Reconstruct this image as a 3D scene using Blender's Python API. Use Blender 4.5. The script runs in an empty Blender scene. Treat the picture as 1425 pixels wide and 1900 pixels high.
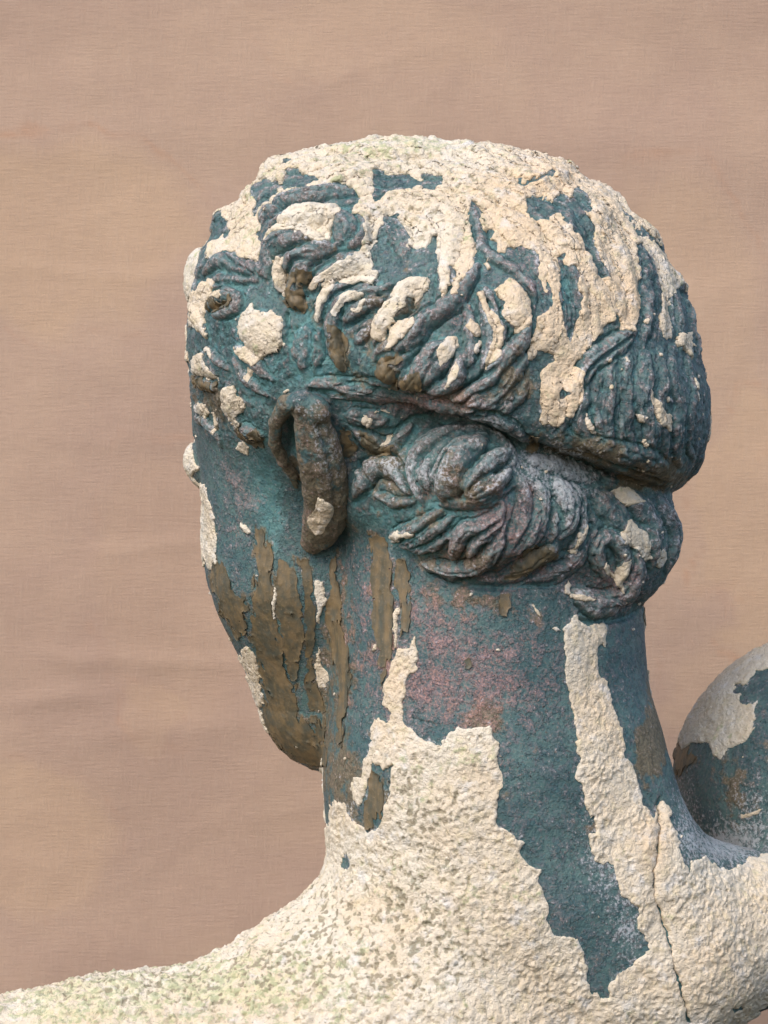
import bpy, math
import numpy as np
from mathutils import Matrix, Vector

# ------------------------------------------------------------------ camera, light, exposure
# All sculpting is done in millimetre-like units ("px": 1 unit = 0.2 mm); depth d grows away from the camera.
S = 0.0002            # metres per sculpting unit
DC = 6000.0           # camera distance in sculpting units (1.2 m)
CX, CY = 712.5, 950.0
scene = bpy.context.scene
cam_d = bpy.data.cameras.new('camera')
cam = bpy.data.objects.new('camera', cam_d)
scene.collection.objects.link(cam)
cam.location = (0, -DC * S, 0)
cam.rotation_euler = (math.radians(90), 0, 0)
cam_d.sensor_fit = 'VERTICAL'
cam_d.sensor_height = 24.0
cam_d.lens = 24.0 * DC / 1900.0
cam_d.clip_start = 0.05
cam_d.clip_end = 100
cam_d.dof.use_dof = True
cam_d.dof.focus_distance = (DC - 230) * S
cam_d.dof.aperture_fstop = 30.0
scene.camera = cam

SUN_EL, SUN_AZ = 46.0, 212.0       # azimuth clockwise from +Y (away from the camera)
w = bpy.data.worlds.new('World'); scene.world = w; w.use_nodes = True
nt = w.node_tree
bg = nt.nodes['Background']
sky = nt.nodes.new('ShaderNodeTexSky'); sky.sky_type = 'NISHITA'; sky.sun_disc = False
sky.sun_elevation = math.radians(SUN_EL); sky.sun_rotation = math.radians(SUN_AZ)
sky.air_density = 1.0; sky.dust_density = 2.0; sky.ozone_density = 1.0
nt.links.new(sky.outputs[0], bg.inputs[0]); bg.inputs[1].default_value = 0.15
sd = bpy.data.lights.new('sun', 'SUN'); sd.energy = 1.3; sd.angle = math.radians(42); sd.color = (1, .975, .945)
so = bpy.data.objects.new('sun', sd); scene.collection.objects.link(so)
_e, _a = math.radians(SUN_EL), math.radians(SUN_AZ)
sdir = Vector((math.sin(_a) * math.cos(_e), math.cos(_a) * math.cos(_e), math.sin(_e)))
so.rotation_euler = sdir.to_track_quat('Z', 'Y').to_euler()
so.location = sdir * 2
scene.view_settings.view_transform = 'Standard'
scene.view_settings.look = 'None'
scene.view_settings.gamma = 1.0
scene.view_settings.exposure = 0.55

# ------------------------------------------------------------------ numpy helpers
F = np.float32
def h3(ix, iy, iz, seed):
    with np.errstate(over='ignore'):
        h = (ix.astype(np.uint32) * np.uint32(374761393) + iy.astype(np.uint32) * np.uint32(668265263)
             + iz.astype(np.uint32) * np.uint32(2147483647) + np.uint32(seed * 974711 + 12345))
        h = (h ^ (h >> np.uint32(13))) * np.uint32(1274126177)
        h = (h ^ (h >> np.uint32(15))) * np.uint32(2246822519)
        h = h ^ (h >> np.uint32(16))
    return (h & np.uint32(0xffffff)).astype(F) / F(0xffffff)
_G = np.array([(1,1,0),(-1,1,0),(1,-1,0),(-1,-1,0),(1,0,1),(-1,0,1),(1,0,-1),(-1,0,-1),(0,1,1),(0,-1,1),(0,1,-1),(0,-1,-1),(1,1,0),(-1,1,0),(0,-1,1),(0,-1,-1)], F)
_R = np.array([(.36, .48, -.8), (-.8, .6, 0), (.48, .64, .6)], F)
def vnoise(P, scale, seed=0):
    """gradient noise in about [-1,1]; scale = feature size in px"""
    Q = (P @ _R) / F(scale) + F(500.0 + seed * .37)
    I = np.floor(Q); f = (Q - I).astype(F); I = I.astype(np.int32).astype(np.uint32)
    w_ = f * f * f * (f * (f * 6 - 15) + 10)
    K = (np.uint32(374761393), np.uint32(668265263), np.uint32(2147483647))
    with np.errstate(over='ignore'):
        hx = [I[:, 0] * K[0], (I[:, 0] + np.uint32(1)) * K[0]]
        hy = [I[:, 1] * K[1], (I[:, 1] + np.uint32(1)) * K[1]]
        hz = [I[:, 2] * K[2] + np.uint32(seed * 974711 + 12345), (I[:, 2] + np.uint32(1)) * K[2] + np.uint32(seed * 974711 + 12345)]
        r = np.zeros(len(P), F)
        for a in (0, 1):
            wx = w_[:, 0] if a else 1 - w_[:, 0]; dx = f[:, 0] - a
            for b in (0, 1):
                wxy = wx * (w_[:, 1] if b else 1 - w_[:, 1]); dy = f[:, 1] - b
                hxy = hx[a] + hy[b]
                for c in (0, 1):
                    h = hxy + hz[c]
                    h = (h ^ (h >> np.uint32(13))) * np.uint32(1274126177)
                    h = (h ^ (h >> np.uint32(15))) * np.uint32(2246822519)
                    g = _G[(h >> np.uint32(20)) & np.uint32(15)]
                    r += wxy * (w_[:, 2] if c else 1 - w_[:, 2]) * (g[:, 0] * dx + g[:, 1] * dy + g[:, 2] * (f[:, 2] - c))
    return r * F(1.25)
def cells(P, scale, seed=0):
    """distance to the nearest of scattered points, in units of scale"""
    Q = (P @ _R) / F(scale) + F(500.0); I = np.floor(Q).astype(np.int64); f = (Q - I).astype(F)
    best = np.full(len(P), 9, F)
    for a in (-1, 0, 1):
        for b in (-1, 0, 1):
            for c in (-1, 0, 1):
                x, y, z = I[:, 0] + a, I[:, 1] + b, I[:, 2] + c
                d = (a + h3(x, y, z, seed) - f[:, 0]) ** 2 + (b + h3(x, y, z, seed + 1) - f[:, 1]) ** 2 + (c + h3(x, y, z, seed + 2) - f[:, 2]) ** 2
                best = np.minimum(best, d)
    return np.sqrt(best)
def fbm(P, scale, seed=0, octv=3, gain=.5):
    r = 0; a = 1.0; t = 0
    for i in range(octv):
        r = r + a * vnoise(P, scale / 2 ** i, seed + i * 7); t += a; a *= gain
    return r / t
def sstep(a, b, x):
    t = np.clip((x - a) / (b - a), 0, 1); return t * t * (3 - 2 * t)
def smin(a, b, k):
    h = np.clip(.5 + .5 * (b - a) / k, 0, 1)
    return b + (a - b) * h - k * h * (1 - h)
def smax(a, b, k): return -smin(-a, -b, k)
def at(px, py, d, r=None):
    """where a thing seen at photo pixel (px,py) stands when it is at depth d (and how big a radius r px is there)"""
    m = 1 + d / DC
    p = (CX + (px - CX) * m, CY + (py - CY) * m, d)
    return p if r is None else p + (r * m,)
def project(P):
    m = DC / (DC + P[:, 2])
    return CX + (P[:, 0] - CX) * m, CY + (P[:, 1] - CY) * m
def to_world(P):
    W = np.empty_like(P)
    W[:, 0] = (P[:, 0] - CX) * S; W[:, 1] = P[:, 2] * S; W[:, 2] = (CY - P[:, 1]) * S
    return W

# ------------------------------------------------------------------ signed distance bodies
def ellipsoid(P, c, r):
    q = (P - np.array(c, F)) / np.array(r, F)
    k0 = np.sqrt((q * q).sum(1)); q2 = q / np.array(r, F)
    k1 = np.sqrt((q2 * q2).sum(1)) + 1e-9
    return k0 * (k0 - 1) / k1
def chain(P, pts, k=None):
    """chain of round cones (x,y,d,r)"""
    out = None
    for a, b in zip(pts[:-1], pts[1:]):
        A = np.array(a[:3], F); B = np.array(b[:3], F); ab = B - A
        t = np.clip(((P - A) @ ab) / (ab @ ab), 0, 1)
        q = P - A - t[:, None] * ab
        d = np.sqrt((q * q).sum(1)) - (a[3] + (b[3] - a[3]) * t)
        out = d if out is None else (np.minimum(out, d) if not k else smin(out, d, k))
    return out

FACE = [(595, 780, 150, 243), (600, 1060, 150, 214), (636, 1285, 190, 168)]
LOWHAIR = [(735, 880, -95, 135), (890, 915, -160, 160), (1092, 987, -50, 162)]
NECK = [(897, 1000, 40, 290), (912, 1450, 30, 303), (930, 1650, 30, 320)]
LSH = [(-300, 2075, -60, 190), (230, 2020, -60, 205), (560, 1975, -60, 225), (800, 1900, -40, 270)]
RSH = [(1100, 1790, 0, 240), (1290, 1735, 20, 168), (1430, 1728, 40, 124), (1800, 1690, 60, 122)]
DELT = [at(1545, 1472, 380, 299), at(1800, 1420, 420, 280)]
LINK = [(1500, 1720, 60, 110), at(1560, 1520, 360, 240)]

def body_sdf(P):
    a = ellipsoid(P, (690, 622, 90), (346, 358, 390))
    b = ellipsoid(P, (890, 700, 50), (408, 418, 430))
    c = ellipsoid(P, (1058, 765, -20), (249, 234, 320))
    cap = smin(b, c, 40)
    pl = (P[:, 0] - 690) * F(-.336) + (P[:, 1] - 722) * F(.942)
    cap = smax(cap, pl, 34)
    d = smin(a, cap, 25)
    f = chain(P, FACE, 30)
    f = smin(f, ellipsoid(P, (394, 852, 215), (62, 56, 60)), 25)
    f = smin(f, ellipsoid(P, (395, 1010, 200), (26, 90, 60)), 30)
    d = smin(d, f, 50)
    # lumps of curls and crust along the outline
    for c_, r_ in (((374, 515, 120), (36, 52, 60)), ((366, 650, 170), (28, 40, 60)), ((425, 420, 60), (34, 36, 60)), ((540, 312, 60), (48, 24, 70)), ((775, 296, 40), (215, 34, 120)),
                   ((1000, 322, 20), (60, 28, 80)), ((1092, 384, 10), (52, 28, 80)), ((1172, 462, 0), (50, 44, 80)), ((1285, 790, -20), (22, 90, 80))):
        d = smin(d, ellipsoid(P, c_, r_), 22)
    n = chain(P, NECK, 40)
    d = smin(d, n, 30)
    d = smin(d, chain(P, LOWHAIR, 45), 16)
    t = smin(ellipsoid(P, (850, 2060, 40), (490, 470, 330)), chain(P, LSH, 60), 110)
    t = smin(t, chain(P, RSH, 60), 70)
    # spine ridge / trapezius edge running down from the nape
    t = smin(t, chain(P, [(1075, 1400, -60, 140), (1165, 1600, -85, 130), (1235, 1800, -80, 130)], 40), 80)
    d = smin(d, t, 72)
    s = smin(chain(P, DELT), chain(P, LINK), 40)
    return smin(d, s, 30)

def gradient(fn, P, e=1.5):
    g = np.zeros_like(P)
    for k in ((1, -1, -1), (-1, -1, 1), (-1, 1, -1), (1, 1, 1)):
        kk = np.array(k, F); g += kk * fn(P + kk * F(e))[:, None]
    return g / (np.linalg.norm(g, axis=1, keepdims=True) + 1e-9)
def snap(fn, P, it=3):
    for _ in range(it):
        P = P - gradient(fn, P) * np.clip(fn(P), -8, 8)[:, None]
    return P

def surface_nets(fn, lo, hi, g):
    ax = [np.arange(l, h, g, dtype=F) for l, h in zip(lo, hi)]
    n = [len(a) for a in ax]
    vol = np.empty(n, F)
    YY, ZZ = np.meshgrid(ax[1], ax[2], indexing='ij')
    for i0 in range(0, n[0], 16):
        xs = ax[0][i0:i0 + 16]
        P = np.empty((len(xs), n[1], n[2], 3), F)
        P[..., 0] = xs[:, None, None]; P[..., 1] = YY; P[..., 2] = ZZ
        vol[i0:i0 + 16] = fn(P.reshape(-1, 3)).reshape(len(xs), n[1], n[2])
    ins = vol < 0
    cnt = np.zeros([k - 1 for k in n], np.int8)
    for a in (0, 1):
        for b in (0, 1):
            for c in (0, 1):
                cnt += ins[a:n[0] - 1 + a, b:n[1] - 1 + b, c:n[2] - 1 + c]
    act = (cnt > 0) & (cnt < 8)
    idx = -np.ones(act.shape, np.int64); ii = np.argwhere(act); idx[act] = np.arange(len(ii))
    cor = [(a, b, c) for a in (0, 1) for b in (0, 1) for c in (0, 1)]
    val = {q: vol[ii[:, 0] + q[0], ii[:, 1] + q[1], ii[:, 2] + q[2]] for q in cor}
    acc = np.zeros((len(ii), 3), F); wt = np.zeros(len(ii), F)
    for q in cor:
        for axs in range(3):
            if q[axs]: continue
            r = list(q); r[axs] = 1; r = tuple(r)
            m = (val[q] < 0) != (val[r] < 0)
            t = np.where(m, val[q] / (val[q] - val[r] + 1e-12), 0)
            p = np.tile(np.array(q, F), (len(ii), 1)); p[:, axs] += t
            acc[m] += p[m]; wt[m] += 1
    V = (ii + acc / wt[:, None]) * g + np.array(lo)
    quads = []
    for axs in range(3):
        o1, o2 = (axs + 1) % 3, (axs + 2) % 3
        sl0 = [slice(None)] * 3; sl1 = [slice(None)] * 3
        sl0[axs] = slice(0, n[axs] - 1); sl1[axs] = slice(1, n[axs])
        s0, s1 = ins[tuple(sl0)], ins[tuple(sl1)]
        e = np.argwhere(s0 != s1); flip = s0[s0 != s1]
        ok = (e[:, o1] > 0) & (e[:, o2] > 0) & (e[:, o1] < n[o1] - 1) & (e[:, o2] < n[o2] - 1)
        e = e[ok]; flip = flip[ok]
        def cell(d1, d2):
            c = e.copy(); c[:, o1] += d1; c[:, o2] += d2
            return idx[c[:, 0], c[:, 1], c[:, 2]]
        q = np.stack([cell(-1, -1), cell(0, -1), cell(0, 0), cell(-1, 0)], 1)
        q[~flip] = q[~flip][:, ::-1]
        quads.append(q)
    return V.astype(F), np.concatenate(quads)

def subdivide(V, Q):
    n = len(V)
    e = np.sort(np.stack([Q, np.roll(Q, -1, 1)], 2).reshape(-1, 2), 1)
    key = e[:, 0] * n + e[:, 1]
    uk, inv = np.unique(key, return_inverse=True)
    mid = (V[uk // n] + V[uk % n]) * F(.5)
    fc = V[Q].mean(1)
    m = n + inv.reshape(-1, 4); f = n + len(uk) + np.arange(len(Q))
    out = np.stack([np.stack([Q[:, i], m[:, i], f, m[:, i - 1]], 1) for i in range(4)], 1).reshape(-1, 4)
    return np.concatenate([V, mid, fc]).astype(F), out
def compact(V, Q):
    u, inv = np.unique(Q, return_inverse=True)
    return u, inv.reshape(Q.shape)
def vert_normals(V, Fc):
    a = V[Fc[:, 2]] - V[Fc[:, 0]]
    b = V[Fc[:, -1]] - V[Fc[:, 1]]
    fn = np.cross(a, b)
    N = np.zeros_like(V)
    for i in range(Fc.shape[1]):
        for k in range(3):
            N[:, k] += np.bincount(Fc[:, i], fn[:, k], len(V)).astype(F)
    return N / (np.linalg.norm(N, axis=1, keepdims=True) + 1e-12)
def adjacency_mean(V, Q, X, it=1):
    a = Q.reshape(-1); b = np.roll(Q, -1, 1).reshape(-1)
    for _ in range(it):
        s = np.bincount(a, X[b], len(V)) + np.bincount(b, X[a], len(V))
        c = np.bincount(a, None, len(V)) + np.bincount(b, None, len(V))
        X = (s / np.maximum(c, 1)).astype(F)
    return X

# photo crops the outlines were measured in: (x0, y0, scale)
CROP = {'A': (320, 240, 2.85), 'B': (820, 240, 2.85), 'C': (320, 640, 2.85), 'D': (820, 640, 2.85),
        'E': (320, 1040, 2.85), 'F': (820, 1040, 2.355), 'G': (0, 1440, 2.036), 'H': (700, 1440, 1.966), 'P': (0, 0, 1),
        'I': (630, 700, 5.7), 'J': (740, 760, 5.48), 'K': (700, 900, 5.48), 'L': (900, 840, 3.851), 'M': (560, 520, 5.48), 'N': (760, 480, 5.48), 'O': (470, 300, 5.7), 'R': (340, 460, 4.75)}
def T(crop, s):
    x0, y0, k = CROP[crop]
    v = [tuple(float(q) for q in p.split(',')) for p in s.split()]
    return np.array([(x0 + a / k, y0 + b / k) for a, b in v], F)
def poly_sd(u, v, pl):
    """signed distance to polygon, positive inside"""
    d2 = np.full(len(u), 1e12, F); ins = np.zeros(len(u), bool)
    n = len(pl)
    for i in range(n):
        ax, ay = pl[i]; bx, by = pl[(i + 1) % n]
        ex, ey = bx - ax, by - ay
        t = np.clip(((u - ax) * ex + (v - ay) * ey) / (ex * ex + ey * ey + 1e-9), 0, 1)
        dx, dy = u - ax - t * ex, v - ay - t * ey
        d2 = np.minimum(d2, dx * dx + dy * dy)
        c = (ay > v) != (by > v)
        if by != ay:
            ins ^= c & (u < (v - ay) * ex / (by - ay) + ax)
    d = np.sqrt(d2)
    return np.where(ins, d, -d)
def polys_field(u, v, polys, ju, jv, pad=16):
    """max of signed distances over outlines; (ju,jv) warps the outline so that edges are torn, not smooth"""
    M = np.full(len(u), -pad, F)
    uu, vv = u + ju, v + jv
    for pl in polys:
        lo, hi = pl.min(0) - pad - 8, pl.max(0) + pad + 8
        m = np.flatnonzero((u > lo[0]) & (u < hi[0]) & (v > lo[1]) & (v < hi[1]))
        if len(m):
            M[m] = np.maximum(M[m], poly_sd(uu[m], vv[m], pl))
    return M

exec_outlines = True
# ------------------------------------------------------------------ outlines: cream paint still on the bronze
CREAM_TOP = np.concatenate([
    T('A', '120,470 200,475 255,445 295,485 305,520 295,560 240,590 212,640 208,690 225,700 270,672 290,640 345,665 400,692 480,705 '
           '492,650 470,600 445,560 447,538 478,545 470,505 445,470 440,420 442,340 440,310 510,290 560,300 600,298 620,262 650,245 '
           '700,258 780,285 782,305 738,308 720,340 685,375 690,378 760,355 860,320 920,315 960,330 990,350 988,390 970,430 955,470 '
           '1000,490 1018,520 1015,590 1000,640 965,660 960,690 900,715 850,750 800,780 750,820 720,850 740,865 790,825 825,800 '
           '800,850 770,940 765,1000 775,1022 790,990 805,930 835,880 865,845 870,815 920,825 1000,815 1060,825 1090,800 1095,765 '
           '1060,755 1055,700 1045,670 1085,600 1090,540 1118,520 1125,455 1190,452 1205,500 1245,570 1260,615 1300,630 1330,625 '
           '1370,575 1400,565 1395,640 1405,720 1418,800 1430,930 1445,900 1465,830 1462,740 1475,725 1500,760 1495,800 1480,870 '
           '1490,905 1510,870 1545,790 1590,715 1600,650 1610,600 1580,560 1575,500 1570,400 1575,380 1610,385 1640,440 1630,490 '
           '1645,530 1690,525 1695,550 1680,575 1710,590 1720,640 1750,650 1775,615 1850,615'),
    T('B', '465,640 495,665 520,690 510,750 520,830 540,870 545,800 560,830 570,880 575,940 545,970 500,990 490,1050 450,1180 445,1222 '
           '480,1220 500,1165 540,1185 580,1200 590,1220 560,1250 520,1290 515,1340'),
    T('D', '520,230 520,290 535,330 525,400 530,415 570,420 600,437 620,400 640,380 655,370 680,387 700,360 715,310 740,270 745,200 740,150 705,108'),
    T('B', '695,1240 720,1220 790,1130 850,1070 900,1010 910,990 930,1010 950,1070 1000,1080 1020,1040 1035,960 1040,880 1035,800 '
           '1025,720 1020,650 1005,620 1050,620 1085,650 1090,700 1140,760 1155,850 1145,900 1140,1000 1150,1070 1200,1115 1215,1070 '
           '1200,980 1195,900 1215,850 1250,840 1310,870 1345,895 1460,880 1460,500 900,150 500,-60 0,-100'),
    T('A', '900,-60 300,80 100,300')])
CREAM_HOLES = [
    T('A', '1055,240 1100,240 1180,245 1240,240 1300,262 1350,255 1425,250 1440,270 1425,300 1380,320 1300,310 1240,335 1150,350 1110,380 1070,388 1050,360 1068,330'),
    T('B', '385,260 410,280 440,295 500,285 540,255 580,250 575,275 540,298 480,300 420,312 390,300'),
    T('B', '435,380 500,355 540,365 580,390 590,370 630,350 655,380 665,395 680,390 685,340 710,315 740,350 750,410 780,460 740,455 '
           '790,520 800,580 800,620 850,720 890,795 850,790 810,770 780,700 740,640 730,590 690,555 640,510 600,460 560,470 550,500 500,490 450,470 440,430'),
    T('B', '605,680 650,660 640,710 660,740 700,740 715,780 720,860 740,880 720,970 705,1040 685,1125 660,1090 630,1010 615,930 610,870 625,790'),
    T('B', '925,425 1000,500 1040,560 1080,590 1130,620 1185,670 1175,625 1110,565 1060,530 1000,480'),
    T('D', '610,250 640,238 670,260 655,282 620,278'),
    T('A', '575,205 600,175 635,185 625,218 590,220'),
]
CREAM_BITS = [T(*a) for a in [
    ('A', '515,610 530,580 580,555 620,520 660,490 720,460 800,450 870,460 900,490 880,540 850,580 845,620 800,640 770,630 740,600 690,580 650,585 600,590 560,610 530,632'),
    ('A', '550,705 580,700 612,705 605,760 600,840 612,860 580,888 555,850 545,800 555,750'),
    ('A', '450,470 475,440 520,410 555,380 565,345 620,335 670,340 685,380 640,390 560,395 540,440 480,470 460,490'),
    ('A', '360,985 400,960 430,925 440,955 500,965 530,955 575,990 590,1040 580,1080 590,1130 560,1170 510,1180 490,1210 450,1250 420,1230 370,1190 340,1170 335,1145 370,1170 385,1140 360,1080 355,1030'),
    ('A', '100,920 130,870 180,820 225,795 235,820 215,860 240,870 280,860 310,885 290,905 250,905 200,900 185,930 180,970 190,1030 200,1080 190,1105 165,1080 150,1020 145,960 120,960 110,1050 95,1050 100,980'),
    ('A', '20,720 90,665 165,638 160,690 145,745 120,850 85,910 70,960 20,950'),
    ('A', '30,1100 60,1120 75,1180 80,1240 60,1250 30,1200'),
    ('A', '100,1240 120,1200 170,1185 190,1230 215,1270 245,1330 200,1310 140,1285 110,1310 98,1280'),
    ('A', '175,1145 200,1160 245,1205 225,1205 190,1175'),
    ('C', '265,300 280,240 300,200 330,230 340,270 375,300 380,340 355,380 360,430 340,440 300,400 270,370 255,340'),
    ('C', '120,330 150,305 180,320 190,360 180,380 140,365 120,350'),
    ('C', '205,350 220,345 240,420 240,470 225,430'),
    ('C', '335,520 370,510 410,550 400,590 370,580 345,550'),
    ('C', '30,490 100,470 105,560 125,620 140,650 110,680 130,720 165,740 185,770 205,830 215,880 225,980 235,1100 230,1140 205,1190 170,1150 120,1050 110,950 145,850 125,740 75,700 20,640'),
    ('C', '395,110 430,150 425,200 400,170'),
    ('C', '370,5 395,40 380,60'),
    ('C', '1000,370 1050,370 1060,400 1030,415 990,390'),
    ('C', '1100,500 1150,470 1180,465 1150,520 1115,525'),
    ('C', '1150,995 1190,980 1240,985 1290,975 1280,995 1230,1010 1190,1040 1160,1055'),
    ('C', '370,930 395,950 412,985 395,1005 372,975'),
    ('C', '1060,340 1140,345 1150,358 1080,352'),
    ('A', '860,1000 850,960 870,920 920,885 980,870 1045,875 1000,900 930,920 890,950 880,990'),
    ('A', '940,960 990,950 1040,920 1050,935 1000,970 960,975'),
    ('A', '1190,870 1210,830 1250,810 1300,795 1360,775 1370,810 1350,860 1310,900 1280,930 1275,895 1250,900 1240,970 1190,1010 1180,1060 1130,1120 1110,1130 1080,1105 1065,1050 1100,1010 1150,950 1180,920'),
    ('A', '1180,1070 1210,1020 1250,1030 1310,1010 1300,1050 1260,1090 1220,1140 1175,1170 1150,1165 1170,1120'),
    ('B', '180,860 215,850 240,890 240,930 270,985 300,1030 320,1070 315,1120 300,1170 290,1230 250,1255 220,1280 235,1230 250,1180 250,1120 275,1080 240,1020 215,960 195,900'),
    ('B', '280,850 320,820 360,790 390,810 430,870 450,930 460,1000 440,1050 400,1080 380,1085 370,1040 320,990 325,930 290,880'),
    ('B', '-10,1180 40,1095 75,1100 95,1150 70,1190 30,1230 -10,1260'),
    ('B', '130,1050 155,1015 190,1030 200,1070 180,1095 150,1070'),
    ('B', '220,700 245,695 260,730 240,745'),
    ('B', '30,1370 55,1280 90,1230 100,1270 80,1320 40,1360'),
    ('B', '170,1200 185,1110 200,1120 195,1180'),
    ('B', '1245,1090 1280,1080 1320,1075 1325,1210 1290,1190 1260,1160 1245,1130'),
    ('D', '1090,235 1110,270 1150,330 1175,370 1210,380 1205,440 1180,460 1150,430 1120,395 1100,360 1085,300'),
    ('D', '760,350 775,390 800,430 815,470 790,460 745,420 755,380'),
    ('D', '895,775 940,765 1000,775 1020,810 1055,835 1000,860 950,855 920,820'),
    ('D', '920,1005 950,970 970,930 1000,925 1030,980 1080,990 1085,1050 1095,1130 1075,1145 1040,1120 990,1060 940,1040'),
    ('D', '840,1160 860,1130 870,1180 900,1200 920,1190 940,1130 975,1115 975,1180 940,1280 910,1240 880,1210 850,1190'),
    ('D', '650,1300 665,1250 690,1265 680,1300 720,1320 775,1350 730,1360 700,1350 680,1310 660,1320'),
    ('D', '655,1085 680,1060 710,980 740,930 745,990 720,1060 690,1100'),
    ('D', '1130,1170 1150,1070 1190,1110 1180,1140 1150,1180'),
    ('D', '1040,500 1060,480 1075,520 1065,550'),
    ('D', '1022,360 1045,365 1052,405 1030,400'),
    ('D', '1325,180 1340,200 1355,300 1345,290 1328,230'),
    ('D', '955,75 970,70 975,100 962,115'),
    ('D', '1180,265 1205,260 1210,300 1190,310'),
    ('E', '750,110 790,110 800,170 820,210 790,260 775,330 765,340 765,250 755,180'),
    ('E', '765,450 780,510 825,610 795,680 770,640 760,560'),
    ('E', '1170,250 1192,255 1197,470 1183,475 1172,350'),
    ('E', '1055,440 1085,450 1080,472 1062,468'),
    ('E', '370,470 410,450 440,510 465,580 475,700 480,770 450,770 420,670 390,570 360,510'),
    ('E', '452,770 470,800 510,915 500,925 455,830'),
    ('E', '535,140 552,150 555,300 545,310 533,230'),
    ('F', '395,185 405,185 430,245 415,240'),
    ('F', '480,300 505,285 520,305 500,315'),
    ('F', '1000,770 1030,690 1110,560 1190,460 1290,370 1425,300 1500,280 1500,460 1425,470 1370,480 1360,510 1320,540 1280,550 1275,575 1310,585 1300,615 1330,630 1380,610 1365,650 1370,720 1330,790 1240,830 1220,870 1180,840 1170,790 1120,795 1080,800 1050,820 1020,780'),
    ('F', '1310,1110 1350,1100 1395,1085 1390,1105 1310,1130'),
]]
CREAM_BACK = np.concatenate([
    T('E', '800,1600 822,1425 835,1290 855,1270 890,1290 915,1270 935,1350 955,1370 940,1290 950,1260 945,1190 960,1150 1000,1150 1010,1070 1040,1000 1050,920 1060,860 1085,835 1120,860 '
           '1150,850 1155,800 1125,760 1120,690 1130,630 1165,530 1200,480 1250,450 1280,400 1300,500 1290,560 1250,620 1245,690 1220,760 1220,870 '
           '1260,880 1290,910 1310,950 1370,960 1420,970'),
    T('F', '0,790 40,750 70,725 140,735 210,730 220,770 245,800 240,880 250,900 260,960 265,990 235,1050 240,1150 290,1190 350,1230 335,1280 375,1320'),
    T('H', '560,335 600,340 590,380 610,430 625,480 620,540 650,580 680,580 730,590 750,640 765,700 770,780 800,790 820,815 850,800 850,750 870,720 930,700 960,660 '
           '990,640 990,600 950,560 950,480 890,430 880,400 870,350 850,310 825,330 800,310 765,240 775,210 800,200 790,150'),
    T('F', '650,1130 625,1060 610,970 585,960 590,900 600,850 590,780 580,680 560,600 545,500 535,400 530,290 560,260 580,250 610,270 650,285 715,275 '
           '720,330 715,375 695,355 680,380 675,430 685,500 720,530 740,580 760,690 780,730 800,800 805,870 830,900 850,970 875,1020 870,1060 900,1100 930,1130 '
           '945,1070 960,1050 985,1080 1000,1140 1030,1210 1050,1290 1085,1360 1100,1310 1150,1290 1200,1340 1250,1360 1300,1330 1360,1300 1425,1280 1500,1270'),
    T('P', '1700,1600 1700,2300 -400,2300 -400,1700 580,1600 595,1640')])
CREAM_BACK_HOLES = [
    T('E', '1000,1290 1020,1220 1050,1130 1065,1075 1100,1075 1110,1110 1170,1080 1150,1200 1130,1290 1110,1390 1070,1430 1020,1440 985,1400 960,1370 940,1290 950,1260 990,1300'),
    T('G', '1303,290 1318,310 1322,340 1308,362 1295,340 1294,310'),
    T('H', '1290,855 1330,838 1335,848 1300,862'),
    T('H', '1380,855 1425,830 1480,820 1480,870 1400,870'),
    T('H', '725,215 740,210 755,260 740,275 722,240'),
]
CRACKS = [T('H', '1030,85 1032,190 1025,290 1012,350 1010,430 1030,490 1055,570 1075,640 1085,700 1110,770 1120,830 1140,904'),
          T('B', '845,720 870,770 890,800')]
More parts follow.
